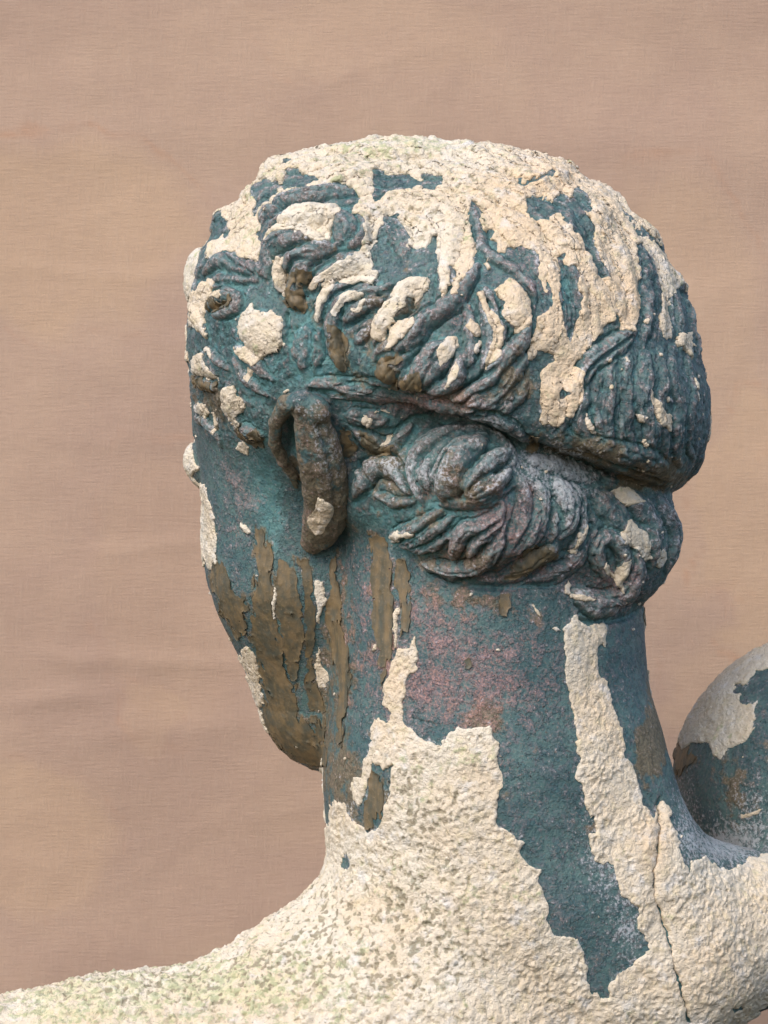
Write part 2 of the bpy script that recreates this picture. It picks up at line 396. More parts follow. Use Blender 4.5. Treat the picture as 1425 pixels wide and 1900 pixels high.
# brown varnish-like flakes
FLAKES = [T(*a) for a in [
    ('A', '620,790 650,780 740,770 790,740 720,810 690,850 700,890 720,930 700,955 640,960 590,930 575,900 610,870 640,840'),
    ('E', '205,-10 250,0 290,50 320,130 345,190 390,190 380,220 410,240 410,260 380,280 390,340 390,390 350,400 355,430 320,420 320,370 290,330 255,290 245,200 205,140'),
    ('E', '440,-180 475,-170 500,-110 535,-40 530,100 540,200 560,330 580,420 610,600 640,680 665,770 700,830 740,900 800,960 820,1010 820,1090 740,1090 640,1050 550,990 500,900 470,810 485,780 490,700 470,600 450,500 410,400 400,330 430,240 430,100 455,50 435,-50'),
    ('E', '545,-30 580,0 640,40 670,90 660,150 690,330 695,430 665,600 655,700 625,600 592,500 575,370 552,240 545,100'),
    ('E', '640,-20 720,-10 735,60 740,140 755,250 760,350 745,450 750,600 790,700 815,800 780,820 720,780 720,720 700,640 715,560 700,450 708,350 693,300 693,200 672,60'),
    ('E', '860,-60 870,60 885,150 900,250 890,300 910,400 940,500 950,600 930,750 910,850 900,990 870,980 865,880 875,760 885,620 850,500 820,420 800,330 810,240 840,150 825,60'),
    ('E', '1040,-150 1140,-100 1150,0 1170,90 1168,200 1165,350 1160,500 1110,660 1095,600 1090,480 1060,350 1055,200 1050,0'),
    ('E', '1175,0 1240,10 1265,80 1260,200 1255,370 1215,410 1203,340 1203,200 1178,100'),
    ('E', '1045,1110 1090,1120 1100,1170 1140,1150 1120,1280 1110,1350 1060,1420 1010,1430 1020,1300 1040,1200'),
    ('F', '250,150 290,145 305,200 290,250 260,240 245,200'),
    ('F', '90,430 120,420 130,450 115,475 90,465'),
    ('F', '885,190 915,180 920,220 900,300 880,250'),
    ('C', '1085,100 1140,60 1240,55 1240,90 1190,130 1220,210 1200,225 1150,215 1100,190 1080,150'),
    ('C', '1230,190 1290,150 1330,130 1335,180 1310,250 1260,230'),
    ('A', '835,1040 870,1030 890,1080 930,1110 930,1180 920,1290 890,1260 860,1200 835,1130'),
    ('C', '870,440 900,430 940,460 950,500 985,540 930,600 905,580 890,500'),
    ('C', '980,440 1030,450 1050,480 1090,510 1160,540 1190,540 1150,600 1060,580 1000,500'),
    ('C', '360,420 380,450 440,450 480,490 485,530 430,540 370,500 350,460'),
    ('D', '460,520 470,470 510,480 520,520 490,570 440,550'),
    ('D', '310,1240 330,1200 400,1130 440,1050 520,1030 600,1080 620,1110 540,1160 440,1200 380,1230'),
    ('C', '105,170 140,145 200,175 235,200 220,260 170,240 120,210'),
    ('F', '1000,770 1050,800 1120,850 1090,890 1030,950 1020,880'),
    ('C', '820,1010 860,960 915,930 910,970 880,1020 840,1035'),
    ('C', '590,640 640,650 690,690 680,720 655,750 630,720'),
    ('A', '200,900 270,930 340,885 355,905 320,940 250,970 205,960'),
    ('E', '800,830 815,900 800,960 745,960 760,900 720,840 770,825'),
]]
# ------------------------------------------------------------------ hair relief: locks (crop, width, height, points)
LOCKS = [
    # broad sweeps from the crown to the right and down
    ('B', 110, 7, '400,330 600,450 760,700 880,950 940,1080'), ('B', 110, 7, '600,300 800,420 950,650 1010,900 1010,1080'),
    ('B', 90, 7, '800,330 970,500 1100,750 1170,1050'), ('B', 100, 7, '250,450 400,560 540,760 590,1000 500,1200'),
    ('B', 90, 7, '900,380 1060,540 1180,760 1250,1000'), ('B', 80, 6, '100,300 300,330 480,420 640,620 720,850 740,1100'),
    ('A', 110, 8, '1060,430 1200,380 1340,400 1420,480'), ('A', 110, 7, '800,270 1000,220 1250,200 1425,220'),
    ('B', 80, 9, '0,400 70,470 40,640 10,800'), ('B', 60, 9, '130,380 190,520 240,650 380,740 470,860 480,980'),
    ('A', 110, 9, '1080,560 1140,500 1200,560 1230,680'),
    # right fringe of vertical locks
    ('D', 90, 8, '775,120 725,200 735,300 710,380 780,500'), ('D', 100, 9, '905,60 880,160 890,260 850,370 890,520'), ('D', 80, 7, '985,40 950,180 990,300 965,420 1010,540'),
    ('D', 100, 8, '1070,20 1080,160 1050,280 1095,420 1100,570'), ('D', 70, 6, '1150,20 1170,200 1140,340 1180,480 1165,600'), ('D', 90, 7, '1235,0 1220,150 1260,300 1240,460 1255,640'),
    ('D', 56, 6, '1310,-20 1325,250 1310,480 1330,620'), ('B', 100, 14, '1010,1070 930,1130 820,1200 740,1290 710,1400'),
    ('D', 50, 6, '830,150 810,300 830,430'), ('D', 46, 6, '935,400 940,500 960,570'), ('D', 50, 6, '1120,300 1135,420 1130,520'), ('D', 110, 8, '760,520 900,560 1060,600 1200,660'),
    ('D', 80, 9, '690,180 660,330 640,450'), ('B', 80, 10, '1050,650 1090,800 1090,1000 1060,1160'), ('B', 76, 9, '1220,850 1250,1000 1270,1150'), ('B', 60, 8, '1320,900 1350,1050 1360,1200'),
    ('D', 90, 8, '560,180 600,300 590,400'),
    # temple
    ('R', 100, 8, '60,700 90,500 130,330 200,150 300,-40'), ('R', 130, 12, '220,240 330,110 480,170 640,240'), ('R', 105, 10, '400,30 560,140 700,205'),
    ('R', 85, 9, '290,280 480,272 650,292'), ('R', 60, 6, '300,350 440,352 540,400'), ('R', 120, 12, '205,760 150,620 140,480 220,340'),
    ('R', 140, 14, '230,520 370,420 490,450 430,560 300,600'), ('R', 420, 8, '690,640 650,900'), ('R', 120, 11, '480,870 650,1040 800,1170'),
    ('R', 110, 10, '440,960 560,1160 730,1300'), ('R', 90, 8, '200,880 320,1000 400,1080'), ('R', 180, 10, '100,1100 180,1010 270,1110'),
    ('R', 130, 10, '110,1170 200,1200 270,1240'), ('R', 180, 12, '400,1210 430,1400 500,1560'), ('R', 110, 8, '110,1420 180,1400'),
    ('R', 110, 10, '100,1500 220,1540 340,1740'), ('R', 150, 12, '530,1600 690,1660'), ('R', 200, 9, '1090,690 1065,900 1050,1060'), ('R', 90, 7, '1180,700 1190,900 1160,1080'),
    # great curl over the temple
    ('O', 150, 10, '60,420 150,330 260,330 420,330'), ('O', 200, 16, '130,660 180,540 330,590'), ('O', 220, 20, '240,460 480,460 760,395 1050,350'),
    ('O', 220, 15, '1040,640 1110,780 1040,940'), ('O', 230, 16, '880,600 990,760 920,900'), ('O', 270, 22, '170,880 400,720 650,640 900,620'),
    ('O', 240, 19, '150,1220 165,990 330,880 560,870 780,960'), ('O', 130, 15, '270,1360 285,1170 340,1030'), ('O', 230, 23, '390,1210 460,1080 640,1020 870,960'),
    ('O', 210, 26, '640,1130 490,1270 440,1440 500,1540'), ('O', 210, 13, '600,1350 800,1200 1050,1090 1280,1180'),
    # scrolls over the band
    ('M', 130, 12, '165,440 200,250 330,90 560,20 750,10'), ('M', 150, 15, '400,900 330,690 310,430 400,230 580,130 800,110 940,60'), ('M', 150, 13, '440,450 520,330 680,240 820,220'),
    ('M', 120, 9, '560,640 650,560 740,520'), ('M', 240, 18, '790,620 880,450 990,300 1060,100 1200,20'), ('M', 200, 18, '760,790 900,720 1060,560 1200,420 1300,250'),
    ('M', 230, 15, '810,950 920,890 1060,800'), ('M', 180, 15, '1000,1060 1150,980 1250,810 1330,650'), ('M', 170, 10, '100,1060 350,1060 560,1100 760,1060'),
    ('N', 220, 10, '360,560 400,300 360,60'), ('N', 180, 18, '0,920 130,700 300,560 480,400 620,200 700,60'), ('N', 280, 16, '120,1280 220,1080 400,860'),
    ('N', 170, 15, '200,1380 380,1320 490,1180 540,980'), ('N', 130, 10, '600,1110 620,900 620,700 590,480'), ('N', 160, 14, '740,1130 830,900 790,620 720,380'),
    ('N', 110, 12, '860,1080 930,860 900,600 770,300'), ('N', 270, 16, '1060,720 1080,520 1000,260'), ('N', 190, 20, '440,1430 640,1380 840,1240 960,1040 1100,880 1220,620'),
    ('N', 190, 18, '520,1520 760,1470 930,1380 1060,1180 1180,1000'), ('N', 160, 12, '900,1550 1050,1440 1180,1250'),
    # band round the head
    ('I', 200, 11, '-100,170 150,150 420,180 800,250 1150,330 1425,400'), ('J', 160, 10, '700,70 860,70 1000,120 1200,230 1340,350'), ('L', 140, 9, '330,50 450,70 650,140 900,200 1150,240'),
    # nape curls under the band
    ('I', 190, 10, '60,420 300,440 490,450'), ('I', 180, 15, '170,560 330,680 470,740 600,690 750,520'), ('I', 200, 17, '170,1240 250,1060 380,935 520,940 640,1060 740,1220'),
    ('I', 120, 12, '380,1230 550,1320 790,1310'), ('J', 150, 12, '640,250 800,230 1000,290 1130,420 1150,560'), ('I', 180, 19, '890,1350 820,1100 790,900 880,740 1050,640 1300,590'),
    ('I', 160, 13, '960,1190 940,1000 970,890'), ('J', 300, 26, '470,880 560,640 700,460 860,350'), ('J', 170, 22, '720,860 800,700 930,560 1110,450'),
    ('J', 170, 20, '740,920 900,830 1030,720 1100,640'), ('J', 90, 8, '430,970 600,965 800,965 1000,890 1200,750'),
    ('L', 160, 12, '60,780 190,630 290,440 260,200'), ('L', 120, 12, '200,700 330,560 400,400 370,220'), ('L', 200, 15, '470,590 580,450 560,300 500,190'),
    ('L', 150, 12, '120,890 350,760 490,640'), ('L', 90, 10, '590,720 680,560 700,360 640,230'), ('L', 140, 11, '330,910 560,830 700,700 780,560'),
    ('K', 180, 21, '460,780 640,840 850,870 1060,760 1180,600 1260,400'), ('K', 160, 15, '760,750 820,560 900,440 1080,400 1230,300 1270,180'), ('K', 110, 14, '930,710 1010,560 1130,470 1250,360'),
    ('K', 150, 14, '140,520 330,470 500,370 650,260'), ('K', 130, 15, '250,610 420,565 600,450 770,320'), ('K', 100, 12, '370,670 560,620 750,510'),
    ('L', 180, 12, '760,260 920,420 1010,560 1160,640 1200,780'), ('L', 160, 12, '960,280 1130,380 1220,560 1200,820'), ('L', 160, 12, '1250,330 1345,480 1365,660 1300,860'),
    ('L', 180, 18, '650,980 800,1085 980,1020 1085,860 1060,690'), ('L', 110, 13, '860,880 780,700 860,600 960,660 1000,780 930,950'),
]
GROOVES = [  # narrow cuts: crop, width, depth, points
    ('O', 50, 10, '250,600 480,575 780,500'), ('O', 40, 9, '420,1000 620,960 800,1010'), ('O', 40, 12, '520,1380 700,1180 900,1060'), ('A', 22, 10, '600,960 610,1060 620,1150'),
    ('M', 50, 9, '430,480 600,410 780,330 900,280'), ('M', 40, 9, '60,1120 330,1130 480,1170'), ('C', 16, 8, '980,165 1150,215 1300,262 1425,288 1560,320 1700,360 1850,440'),
    ('D', 22, 9, '500,560 680,575 850,625 1050,690 1190,750'), ('B', 14, 10, '1010,1090 900,1170 770,1280 740,1400'), ('N', 40, 11, '60,1380 300,1400 480,1360 620,1260 800,1180 900,1060'),
    ('I', 40, 9, '380,560 600,560 760,440 1000,430 1200,470'), ('P', 8, 8, '1065,1150 1110,1155 1170,1145 1200,1120'), ('P', 10, 8, '850,1085 940,1090 1040,1080'),
    ('E', 10, 4, '1250,830 1320,850 1400,870'), ('P', 9, 9, '660,850 690,905 650,940'), ('I', 50, 10, '630,900 700,1050 800,1250 900,1380'), ('J', 40, 12, '400,820 450,650 560,480'),
    ('D', 18, 4, '935,80 915,250 910,420 940,560'), ('D', 16, 4, '1020,80 1015,250 1025,450 1050,560'), ('D', 16, 4, '1115,80 1110,300 1130,560'), ('D', 16, 4, '1195,60 1200,300 1205,600'),
    ('L', 40, 9, '520,720 700,640 760,480'), ('L', 34, 8, '460,640 520,480 470,300'),
]

# ------------------------------------------------------------------ build the base surface
V, Q = surface_nets(body_sdf, (-230, 200, -460), (1690, 2080, 720), 10.0)
V = snap(body_sdf, V, 4)
V, Q = subdivide(V, Q); V = snap(body_sdf, V, 2)

class Depth:
    """nearest depth of the surface at a photo pixel"""
    def __init__(s, V, cell=6):
        u, v = project(V); s.cell = cell
        s.i = np.clip(((u + 300) / cell).astype(int), 0, 399); s.j = np.clip((v / cell).astype(int), 0, 399)
        z = np.full((400, 400), 1e9, F); np.minimum.at(z, (s.i, s.j), V[:, 2])
        for _ in range(2):
            zz = z.copy()
            zz[1:-1] = np.minimum(np.minimum(z[:-2], z[2:]), z[1:-1])
            z = np.where(z > 1e8, zz, z)
            zz = z.copy()
            zz[:, 1:-1] = np.minimum(np.minimum(z[:, :-2], z[:, 2:]), z[:, 1:-1])
            z = np.where(z > 1e8, zz, z)
        s.z = z
    def get(s, px, py):
        return s.z[int(np.clip((px + 300) / s.cell, 0, 399)), int(np.clip(py / s.cell, 0, 399))]
    def vis(s, P, tol):
        u, v = project(P)
        i = np.clip(((u + 300) / s.cell).astype(int), 0, 399); j = np.clip((v / s.cell).astype(int), 0, 399)
        return P[:, 2] - s.z[i, j] < tol
dep0 = Depth(V, 8)
def on_many(p):
    p = np.asarray(p, F)
    z = dep0.z[np.clip(((p[:, 0] + 300) / dep0.cell).astype(int), 0, 399), np.clip((p[:, 1] / dep0.cell).astype(int), 0, 399)]
    z = np.where(z > 1e8, 60, z).astype(F); m = 1 + z / DC
    return snap(body_sdf, np.stack([CX + (p[:, 0] - CX) * m, CY + (p[:, 1] - CY) * m, z], 1), 2)
def on_surface(px, py): return on_many([(px, py)])[0]

# fine level only where a viewer near the camera can look
fc = V[Q].mean(1)
nrm = vert_normals(V, Q)
if nrm[np.argmin(V[:, 2])][2] > 0:
    Q = Q[:, ::-1].copy(); nrm = -nrm
fn = nrm[Q].mean(1)
fu, fv = project(fc)
toc = np.array([CX, CY, -DC], F) - fc; toc /= np.linalg.norm(toc, axis=1, keepdims=True)
near = ((fn * toc).sum(1) > -.3) & (fu > -90) & (fu < 1520) & (fv < 1960) & dep0.vis(fc, 420)
cu, cQ = compact(V, Q[~near]); cV = V[cu]                  # coarse remainder (far side)
nu, nQ = compact(V, Q[near]); nV = V[nu]
nV, nQ = subdivide(nV, nQ)
nV = snap(body_sdf, nV, 2)
nN = gradient(body_sdf, nV)
print('fine verts', len(nV), 'coarse', len(cV))

def resample(pl, step=12):
    out = [pl[0]]
    for a, b in zip(pl[:-1], pl[1:]):
        n = max(1, int(np.linalg.norm(b - a) / step))
        for i in range(1, n + 1): out.append(a + (b - a) * i / n)
    return np.array(out, F)
def catmull(pl):
    if len(pl) < 3: return resample(pl)
    p = np.concatenate([[2 * pl[0] - pl[1]], pl, [2 * pl[-1] - pl[-2]]])
    out = []
    for i in range(1, len(p) - 2):
        n = max(2, int(np.linalg.norm(p[i + 1] - p[i]) / 12))
        for t in np.arange(n) / n:
            out.append(.5 * ((2 * p[i]) + (p[i + 1] - p[i - 1]) * t + (2 * p[i - 1] - 5 * p[i] + 4 * p[i + 1] - p[i + 2]) * t * t
                             + (3 * p[i] - p[i - 1] - 3 * p[i + 1] + p[i + 2]) * t ** 3))
    out.append(p[-2])
    return np.array(out, F)
def stroke_dist(P, p3, R):
    """distance to a stroke laid on the surface, fraction along it, and the signed side"""
    p3 = p3.copy()
    for _ in range(2):
        p3[1:-1, 2] = (p3[:-2, 2] + p3[1:-1, 2] * 2 + p3[2:, 2]) / 4
    lo, hi = p3.min(0) - R, p3.max(0) + R
    m = np.flatnonzero(((P > lo) & (P < hi)).all(1))
    if not len(m): return m, None, None, None
    X = P[m]; best = np.full(len(m), 1e12, F); tt = np.zeros(len(m), F); sd = np.zeros(len(m), F)
    L = np.concatenate([[0], np.cumsum(np.linalg.norm(np.diff(p3, axis=0), axis=1))])
    view = np.array([0, 0, 1], F)
    for i in range(len(p3) - 1):
        A = p3[i]; ab = p3[i + 1] - A; l2 = ab @ ab + 1e-9
        t = np.clip(((X - A) @ ab) / l2, 0, 1)
        q = X - A - t[:, None] * ab
        # mostly the distance along the surface: flatten the offset along the view a little
        d2 = (q * q).sum(1)
        k = d2 < best
        best[k] = d2[k]; tt[k] = (L[i] + t[k] * math.sqrt(l2)) / L[-1]
        side = np.cross(ab, view); sd[k] = (q[k] @ side)
    r = np.sqrt(best)
    ok = r < R
    return m[ok], r[ok], tt[ok], np.sign(sd[ok])

def jitter(P):
    # torn outline: a slow wander plus sharp steps (cells) like broken paint
    ju = fbm(P, 26, 41, 3, .6) * 9; jv = fbm(P, 26, 57, 3, .6) * 9
    cell = np.floor(P / F(7)).astype(np.int64)
    ju += (h3(cell[:, 0], cell[:, 1], cell[:, 2], 3) - .5) * 2.2
    jv += (h3(cell[:, 0], cell[:, 1], cell[:, 2], 4) - .5) * 2.2
    return ju, jv
def line_dist(u, v, pl):
    d = np.full(len(u), 1e6, F)
    for a, b in zip(pl[:-1], pl[1:]):
        e = b - a; t = np.clip(((u - a[0]) * e[0] + (v - a[1]) * e[1]) / (e @ e), 0, 1)
        d = np.minimum(d, np.hypot(u - a[0] - t * e[0], v - a[1] - t * e[1]))
    return d
HAIRLINE = T('P', '250,640 250,100 1500,100 1500,900 1300,1000 1275,1090 1215,1130 1170,1152 1060,1150 1040,1085 940,1085 850,1085 790,1060 745,1020 '
                  '735,985 700,960 655,950 650,860 620,780 560,735 520,745 505,800 470,835 420,830 395,800 360,760 340,720')
MASSES = [(868, 868, 92, 78, 18), (590, 440, 110, 85, 16), (480, 622, 60, 62, 3), (745, 590, 110, 80, 8), (830, 680, 130, 50, 8), (1130, 1050, 60, 90, 6), (930, 1000, 110, 62, 8),
          (600, 330, 110, 40, 12), (1040, 980, 50, 90, 8), (1180, 760, 110, 120, 6), (400, 560, 50, 60, 6), (960, 590, 60, 90, 6), (850, 420, 90, 90, -6), (1010, 330, 50, 30, 10), (470, 340, 40, 40, 9), (740, 270, 70, 30, 5), (1090, 390, 60, 50, 8), (390, 480, 40, 40, 9)]
def under_locks():
    """finer locks that fill the hair between the traced ones, following their flow"""
    sp, st = [], []
    for crop, wd, ht, q in LOCKS:
        pl = catmull(T(crop, q)); t = np.gradient(pl, axis=0); a = np.arctan2(t[:, 1], t[:, 0])
        sp.append(pl); st.append(np.stack([np.cos(2 * a), np.sin(2 * a)], 1))
    sp, st = np.concatenate(sp), np.concatenate(st)
    def flow(p):
        d2 = ((sp - p) ** 2).sum(1) + 60; wgt = 1 / d2 ** 1.5
        c = (st * wgt[:, None]).sum(0); return .5 * math.atan2(c[1], c[0])
    rng = np.random.RandomState(11); out = []
    ys = np.arange(290, 1140, 30); xs = np.arange(345, 1310, 30)
    seeds = np.array([(x + rng.uniform(-13, 13), y + rng.uniform(-13, 13)) for y in ys for x in xs], F)
    keep = poly_sd(seeds[:, 0], seeds[:, 1], HAIRLINE) > 12
    seeds = seeds[keep]; rng.shuffle(seeds)
    for p in seeds:
        z = dep0.z[int((p[0] + 300) / 8), int(p[1] / 8)]
        if z > 250 or (p[0] < 1010 and p[1] > 420) or p[1] > 600: continue
        L = rng.uniform(30, 60); path = [p]
        for sgn in (1, -1):
            q = p.copy(); prev = None; part = []
            for _ in range(int(L / 9)):
                a = flow(q); v = np.array([math.cos(a), math.sin(a)], F)
                if prev is None: v = v * sgn
                elif v @ prev < 0: v = -v
                q = q + v * 9; prev = v; part.append(q)
            path = path + part if sgn == 1 else part[::-1] + path
        out.append((rng.uniform(8, 15), rng.uniform(4, 8), np.array(path, F)))
    return out
def relief(P):
    u, v = project(P)
    d = np.zeros(len(P), F); jit = fbm(P, 40, 31, 2) * 3
    hair = sstep(0, 14, poly_sd(u, v, HAIRLINE)) * dep0.vis(P, 110)
    for x, y, rx, ry, h in MASSES:
        q = ((u - x) / rx) ** 2 + ((v - y) / ry) ** 2
        d += h * sstep(1.25, .2, q) * hair
    mass = d.copy()
    rng = np.random.RandomState(5)
    jobs = [(hw, ht, pl, 0) for hw, ht, pl in under_locks()]
    jobs += [(wd / (2 * CROP[c][2]) * 1.12, ht, catmull(T(c, q)), 1) for c, wd, ht, q in LOCKS]
    jobs += [(wd / (2 * CROP[c][2]) * 1.2, ht, catmull(T(c, q)), 2) for c, wd, ht, q in GROOVES]
    p3all = on_many(np.concatenate([j[2] for j in jobs])); o = 0
    # only the hair side matters
    sel = np.flatnonzero(dep0.vis(P, 160) & (v < 1420)); PS = P[sel]
    dd = (d - mass)[sel]; js = jit[sel]; js2 = fbm(PS, 26, 37, 3, .6) * 5.0
    for hw, ht, pl, kind in jobs:
        p3 = p3all[o:o + len(pl)]; o += len(pl)
        m, r, t, sgn = stroke_dist(PS, p3, hw * (1.9 if kind < 2 else 2.5))
        ph = rng.rand() * 6
        if not len(m): continue
        if kind == 2:
            dd[m] -= ht * np.exp(-((r + js[m] * .4) / hw) ** 2) * sstep(0, .08, t) * sstep(1, .92, t)
            continue
        nst = 2 if 9 < hw < 24 and ph > 2 else 1
        taper = np.sqrt(np.clip(np.minimum(t / .22, (1 - t) / .38), 0.01, 1)) * .72 + .28
        x = np.maximum(r + js[m] * .9 + js2[m], 0) / (hw * taper)
        ht = ht * (1.12 if kind else .9)
        gro = -ht * .45 * np.exp(-((x - 1.04) / .15) ** 2)
        base = dd[m] + gro * sstep(0, .10, t) * sstep(1, .85, t)
        prof = .55 * np.sqrt(np.clip(1 - x * x, 0, 1)) + .45 * np.clip(1 - x ** 1.5, 0, 1)
        off_ = .34 + .16 * math.sin(ph)
        xs_ = x * sgn + .10 * np.sin(t * 5 + ph)
        cut = np.exp(-((xs_ - off_) / .085) ** 2) + (np.exp(-((xs_ + off_ * .9) / .085) ** 2) if ph > 2.2 else 0)
        stri = -min(3.2, ht * .2) * cut * (1 if hw > 11 else .3) * sstep(0, .2, t) * sstep(1, .75, t)
        top = ht * prof * (taper * .8 + .2) + stri * (prof > 0)
        dd[m] = np.where(x < 1, smax(base, top + np.clip(dd[m], -3, 6) * .55, 2.5), base)
    d[sel] = mass[sel] + dd
    return d
disp = relief(nV)
nu_, nv_ = project(nV)
dep1 = Depth(nV, 6)
nvis = dep1.vis(nV, 90)
hairm = sstep(-6, 10, poly_sd(nu_, nv_, HAIRLINE)) * nvis
far_hair = (~nvis) & (nV[:, 1] < 1000)
# general casting unevenness
disp += fbm(nV, 60, 3, 3) * (1.5 + 3.0 * hairm) + fbm(nV, 30, 23, 3, .6) * 3.8 * hairm + fbm(nV, 14, 9, 2) * (.5 + 1.9 * hairm) - np.clip(vnoise(nV, 10, 29) - .45, 0, 1) * 7 * hairm
disp += np.where(far_hair, fbm(nV * np.array([1, .35, 1], F), 40, 17, 2) * 9, 0)
disp -= 36 * np.exp(-((nu_ - 541) / 17) ** 2 - ((nv_ - 812) / 42) ** 2) * nvis
_j = jitter(nV); disp -= np.where(nvis, 9 * np.exp(-(line_dist(nu_ + _j[0] * .8, nv_ + _j[1] * .8, CRACKS[0]) / 4.5) ** 2), 0)
P1 = nV + nN * disp[:, None]
N1 = vert_normals(P1, nQ)
if (N1 * nN).sum(1).mean() < 0: N1 = -N1
sm = adjacency_mean(nV, nQ, disp.astype(F), 10)
sm = adjacency_mean(nV, nQ, sm, 30)
cav = np.clip((sm - disp) / 4.0, -1, 1).astype(F)
fill = np.clip(adjacency_mean(nV, nQ, disp.astype(F), 24) - disp, -2.5, 9).astype(F)

def cream_field(P, vis):
    u, v = project(P); ju, jv = jitter(P)
    M = np.maximum(polys_field(u, v, CREAM_BITS, ju, jv), polys_field(u, v, [CREAM_TOP], ju, jv))
    M = np.minimum(M, -polys_field(u, v, CREAM_HOLES, ju, jv))
    B = polys_field(u, v, [CREAM_BACK], ju, jv)
    B = np.minimum(B, -polys_field(u, v, CREAM_BACK_HOLES, ju, jv))
    M = np.maximum(M, B)
    for c in CRACKS:
        k = c + 0
        M = np.minimum(M, line_dist(u + ju * .8, v + jv * .8, k) - 1.2 - 2.6 * np.clip(vnoise(P, 45, 19) + .3, 0, 1))
    proc = fbm(P, 90, 77, 3) * 60 + 8 - sstep(300, 900, P[:, 1]) * 14 + sstep(1500, 1700, P[:, 1]) * 50 - 90 * ((u > 1230) & (v > 1100) & (v < 1625))
    return np.where(vis, M, proc).astype(F)
def flake_field(P, vis):
    u, v = project(P); ju, jv = jitter(P)
    M = polys_field(u, v, FLAKES, ju * .7, jv * 1.3)
    M = M - 30 * np.clip(fbm(P * np.array([1, .2, 1], F), 17, 83, 3, .6) - .13, 0, 1) - 14 * np.clip(vnoise(P, 14, 84) - .3, 0, 1)
    return np.where(vis, M, -16).astype(F)

def zones(u, v, zs):
    out = np.zeros(len(u), F)
    for x, y, rx, ry, a in zs:
        out += a * np.exp(-(((u - x) / rx) ** 2 + ((v - y) / ry) ** 2))
    return out
Z_VERD = [(470, 850, 50, 110, .8), (505, 960, 28, 90, .9), (590, 640, 60, 70, .6), (620, 710, 110, 40, .6), (700, 960, 80, 40, .9), (700, 700, 60, 60, .4),
          (560, 610, 40, 60, .6), (640, 420, 30, 60, .6), (880, 460, 30, 60, .4), (540, 1180, 20, 120, .4), (860, 1010, 80, 40, .3), (420, 580, 40, 50, .5), (1040, 545, 22, 45, .9),
          (760, 1010, 40, 30, .8), (770, 830, 60, 60, .6), (700, 770, 80, 40, .5), (900, 930, 120, 30, .4), (850, 960, 60, 30, .4), (440, 600, 80, 200, .25), (1090, 810, 60, 40, .4), (480, 690, 60, 60, .4)]
Z_PINK = [(890, 865, 70, 60, .3), (880, 1005, 90, 50, .35), (965, 930, 60, 60, .3), (820, 700, 90, 50, .3), (870, 1265, 150, 105, 1.2), (780, 1210, 110, 110, .4), (770, 748, 130, 22, 1.0), (445, 920, 34, 120, .7), (700, 1080, 60, 90, .5), (830, 1110, 90, 60, .4), (1000, 1050, 110, 60, .7),
          (1150, 1085, 60, 60, .8), (560, 410, 60, 30, .6), (990, 510, 60, 90, .6), (790, 880, 50, 50, .6), (980, 900, 40, 80, .6), (920, 960, 60, 40, .5), (480, 500, 60, 30, .5),
          (420, 700, 80, 60, .3), (760, 600, 80, 60, .3), (1120, 1200, 60, 80, .2), (640, 1200, 60, 150, .3), (870, 580, 50, 80, .4)]
Z_BROWN = [(840, 1120, 120, 40, .4), (640, 1160, 30, 230, .3), (600, 1400, 60, 60, .5), (700, 640, 90, 110, .35), (850, 900, 120, 90, .4), (870, 1040, 80, 30, .6), (900, 1330, 50, 40, .7),
           (740, 560, 60, 60, .2), (560, 1250, 120, 170, .3), (400, 750, 60, 40, .5), (1170, 900, 60, 30, .4), (1060, 830, 60, 40, .4), (560, 560, 50, 50, .4), (1370, 1480, 60, 120, .4), (700, 860, 60, 60, .3), (650, 1480, 50, 60, .5), (1230, 880, 60, 30, .7), (1120, 840, 60, 30, .5), (600, 470, 60, 40, .3), (960, 700, 40, 60, .5), (840, 740, 80, 24, .5), (1200, 1400, 26, 60, .9), (1215, 1340, 20, 90, .6)]
Z_SALT = [(1040, 890, 70, 45, 1.05), (980, 860, 60, 30, .8), (1060, 950, 40, 60, .5), (1120, 1590, 40, 90, .8), (1170, 1720, 40, 80, .8), (1340, 1570, 80, 40, 1.2), (1270, 1500, 25, 80, .8),
          (1060, 840, 60, 30, .6), (720, 620, 60, 50, .3), (1210, 700, 60, 120, .35), (760, 880, 80, 40, .35), (930, 780, 80, 30, .4), (1400, 1500, 60, 60, .6), (1230, 960, 40, 60, .5), (1085, 1330, 12, 200, .5), (890, 860, 65, 60, .2), (870, 1000, 80, 45, .1), (800, 850, 30, 60, .25), (1190, 690, 120, 150, -.75), (1250, 600, 60, 120, -.5), (740, 870, 60, 40, .35), (1060, 1100, 80, 50, .3)]

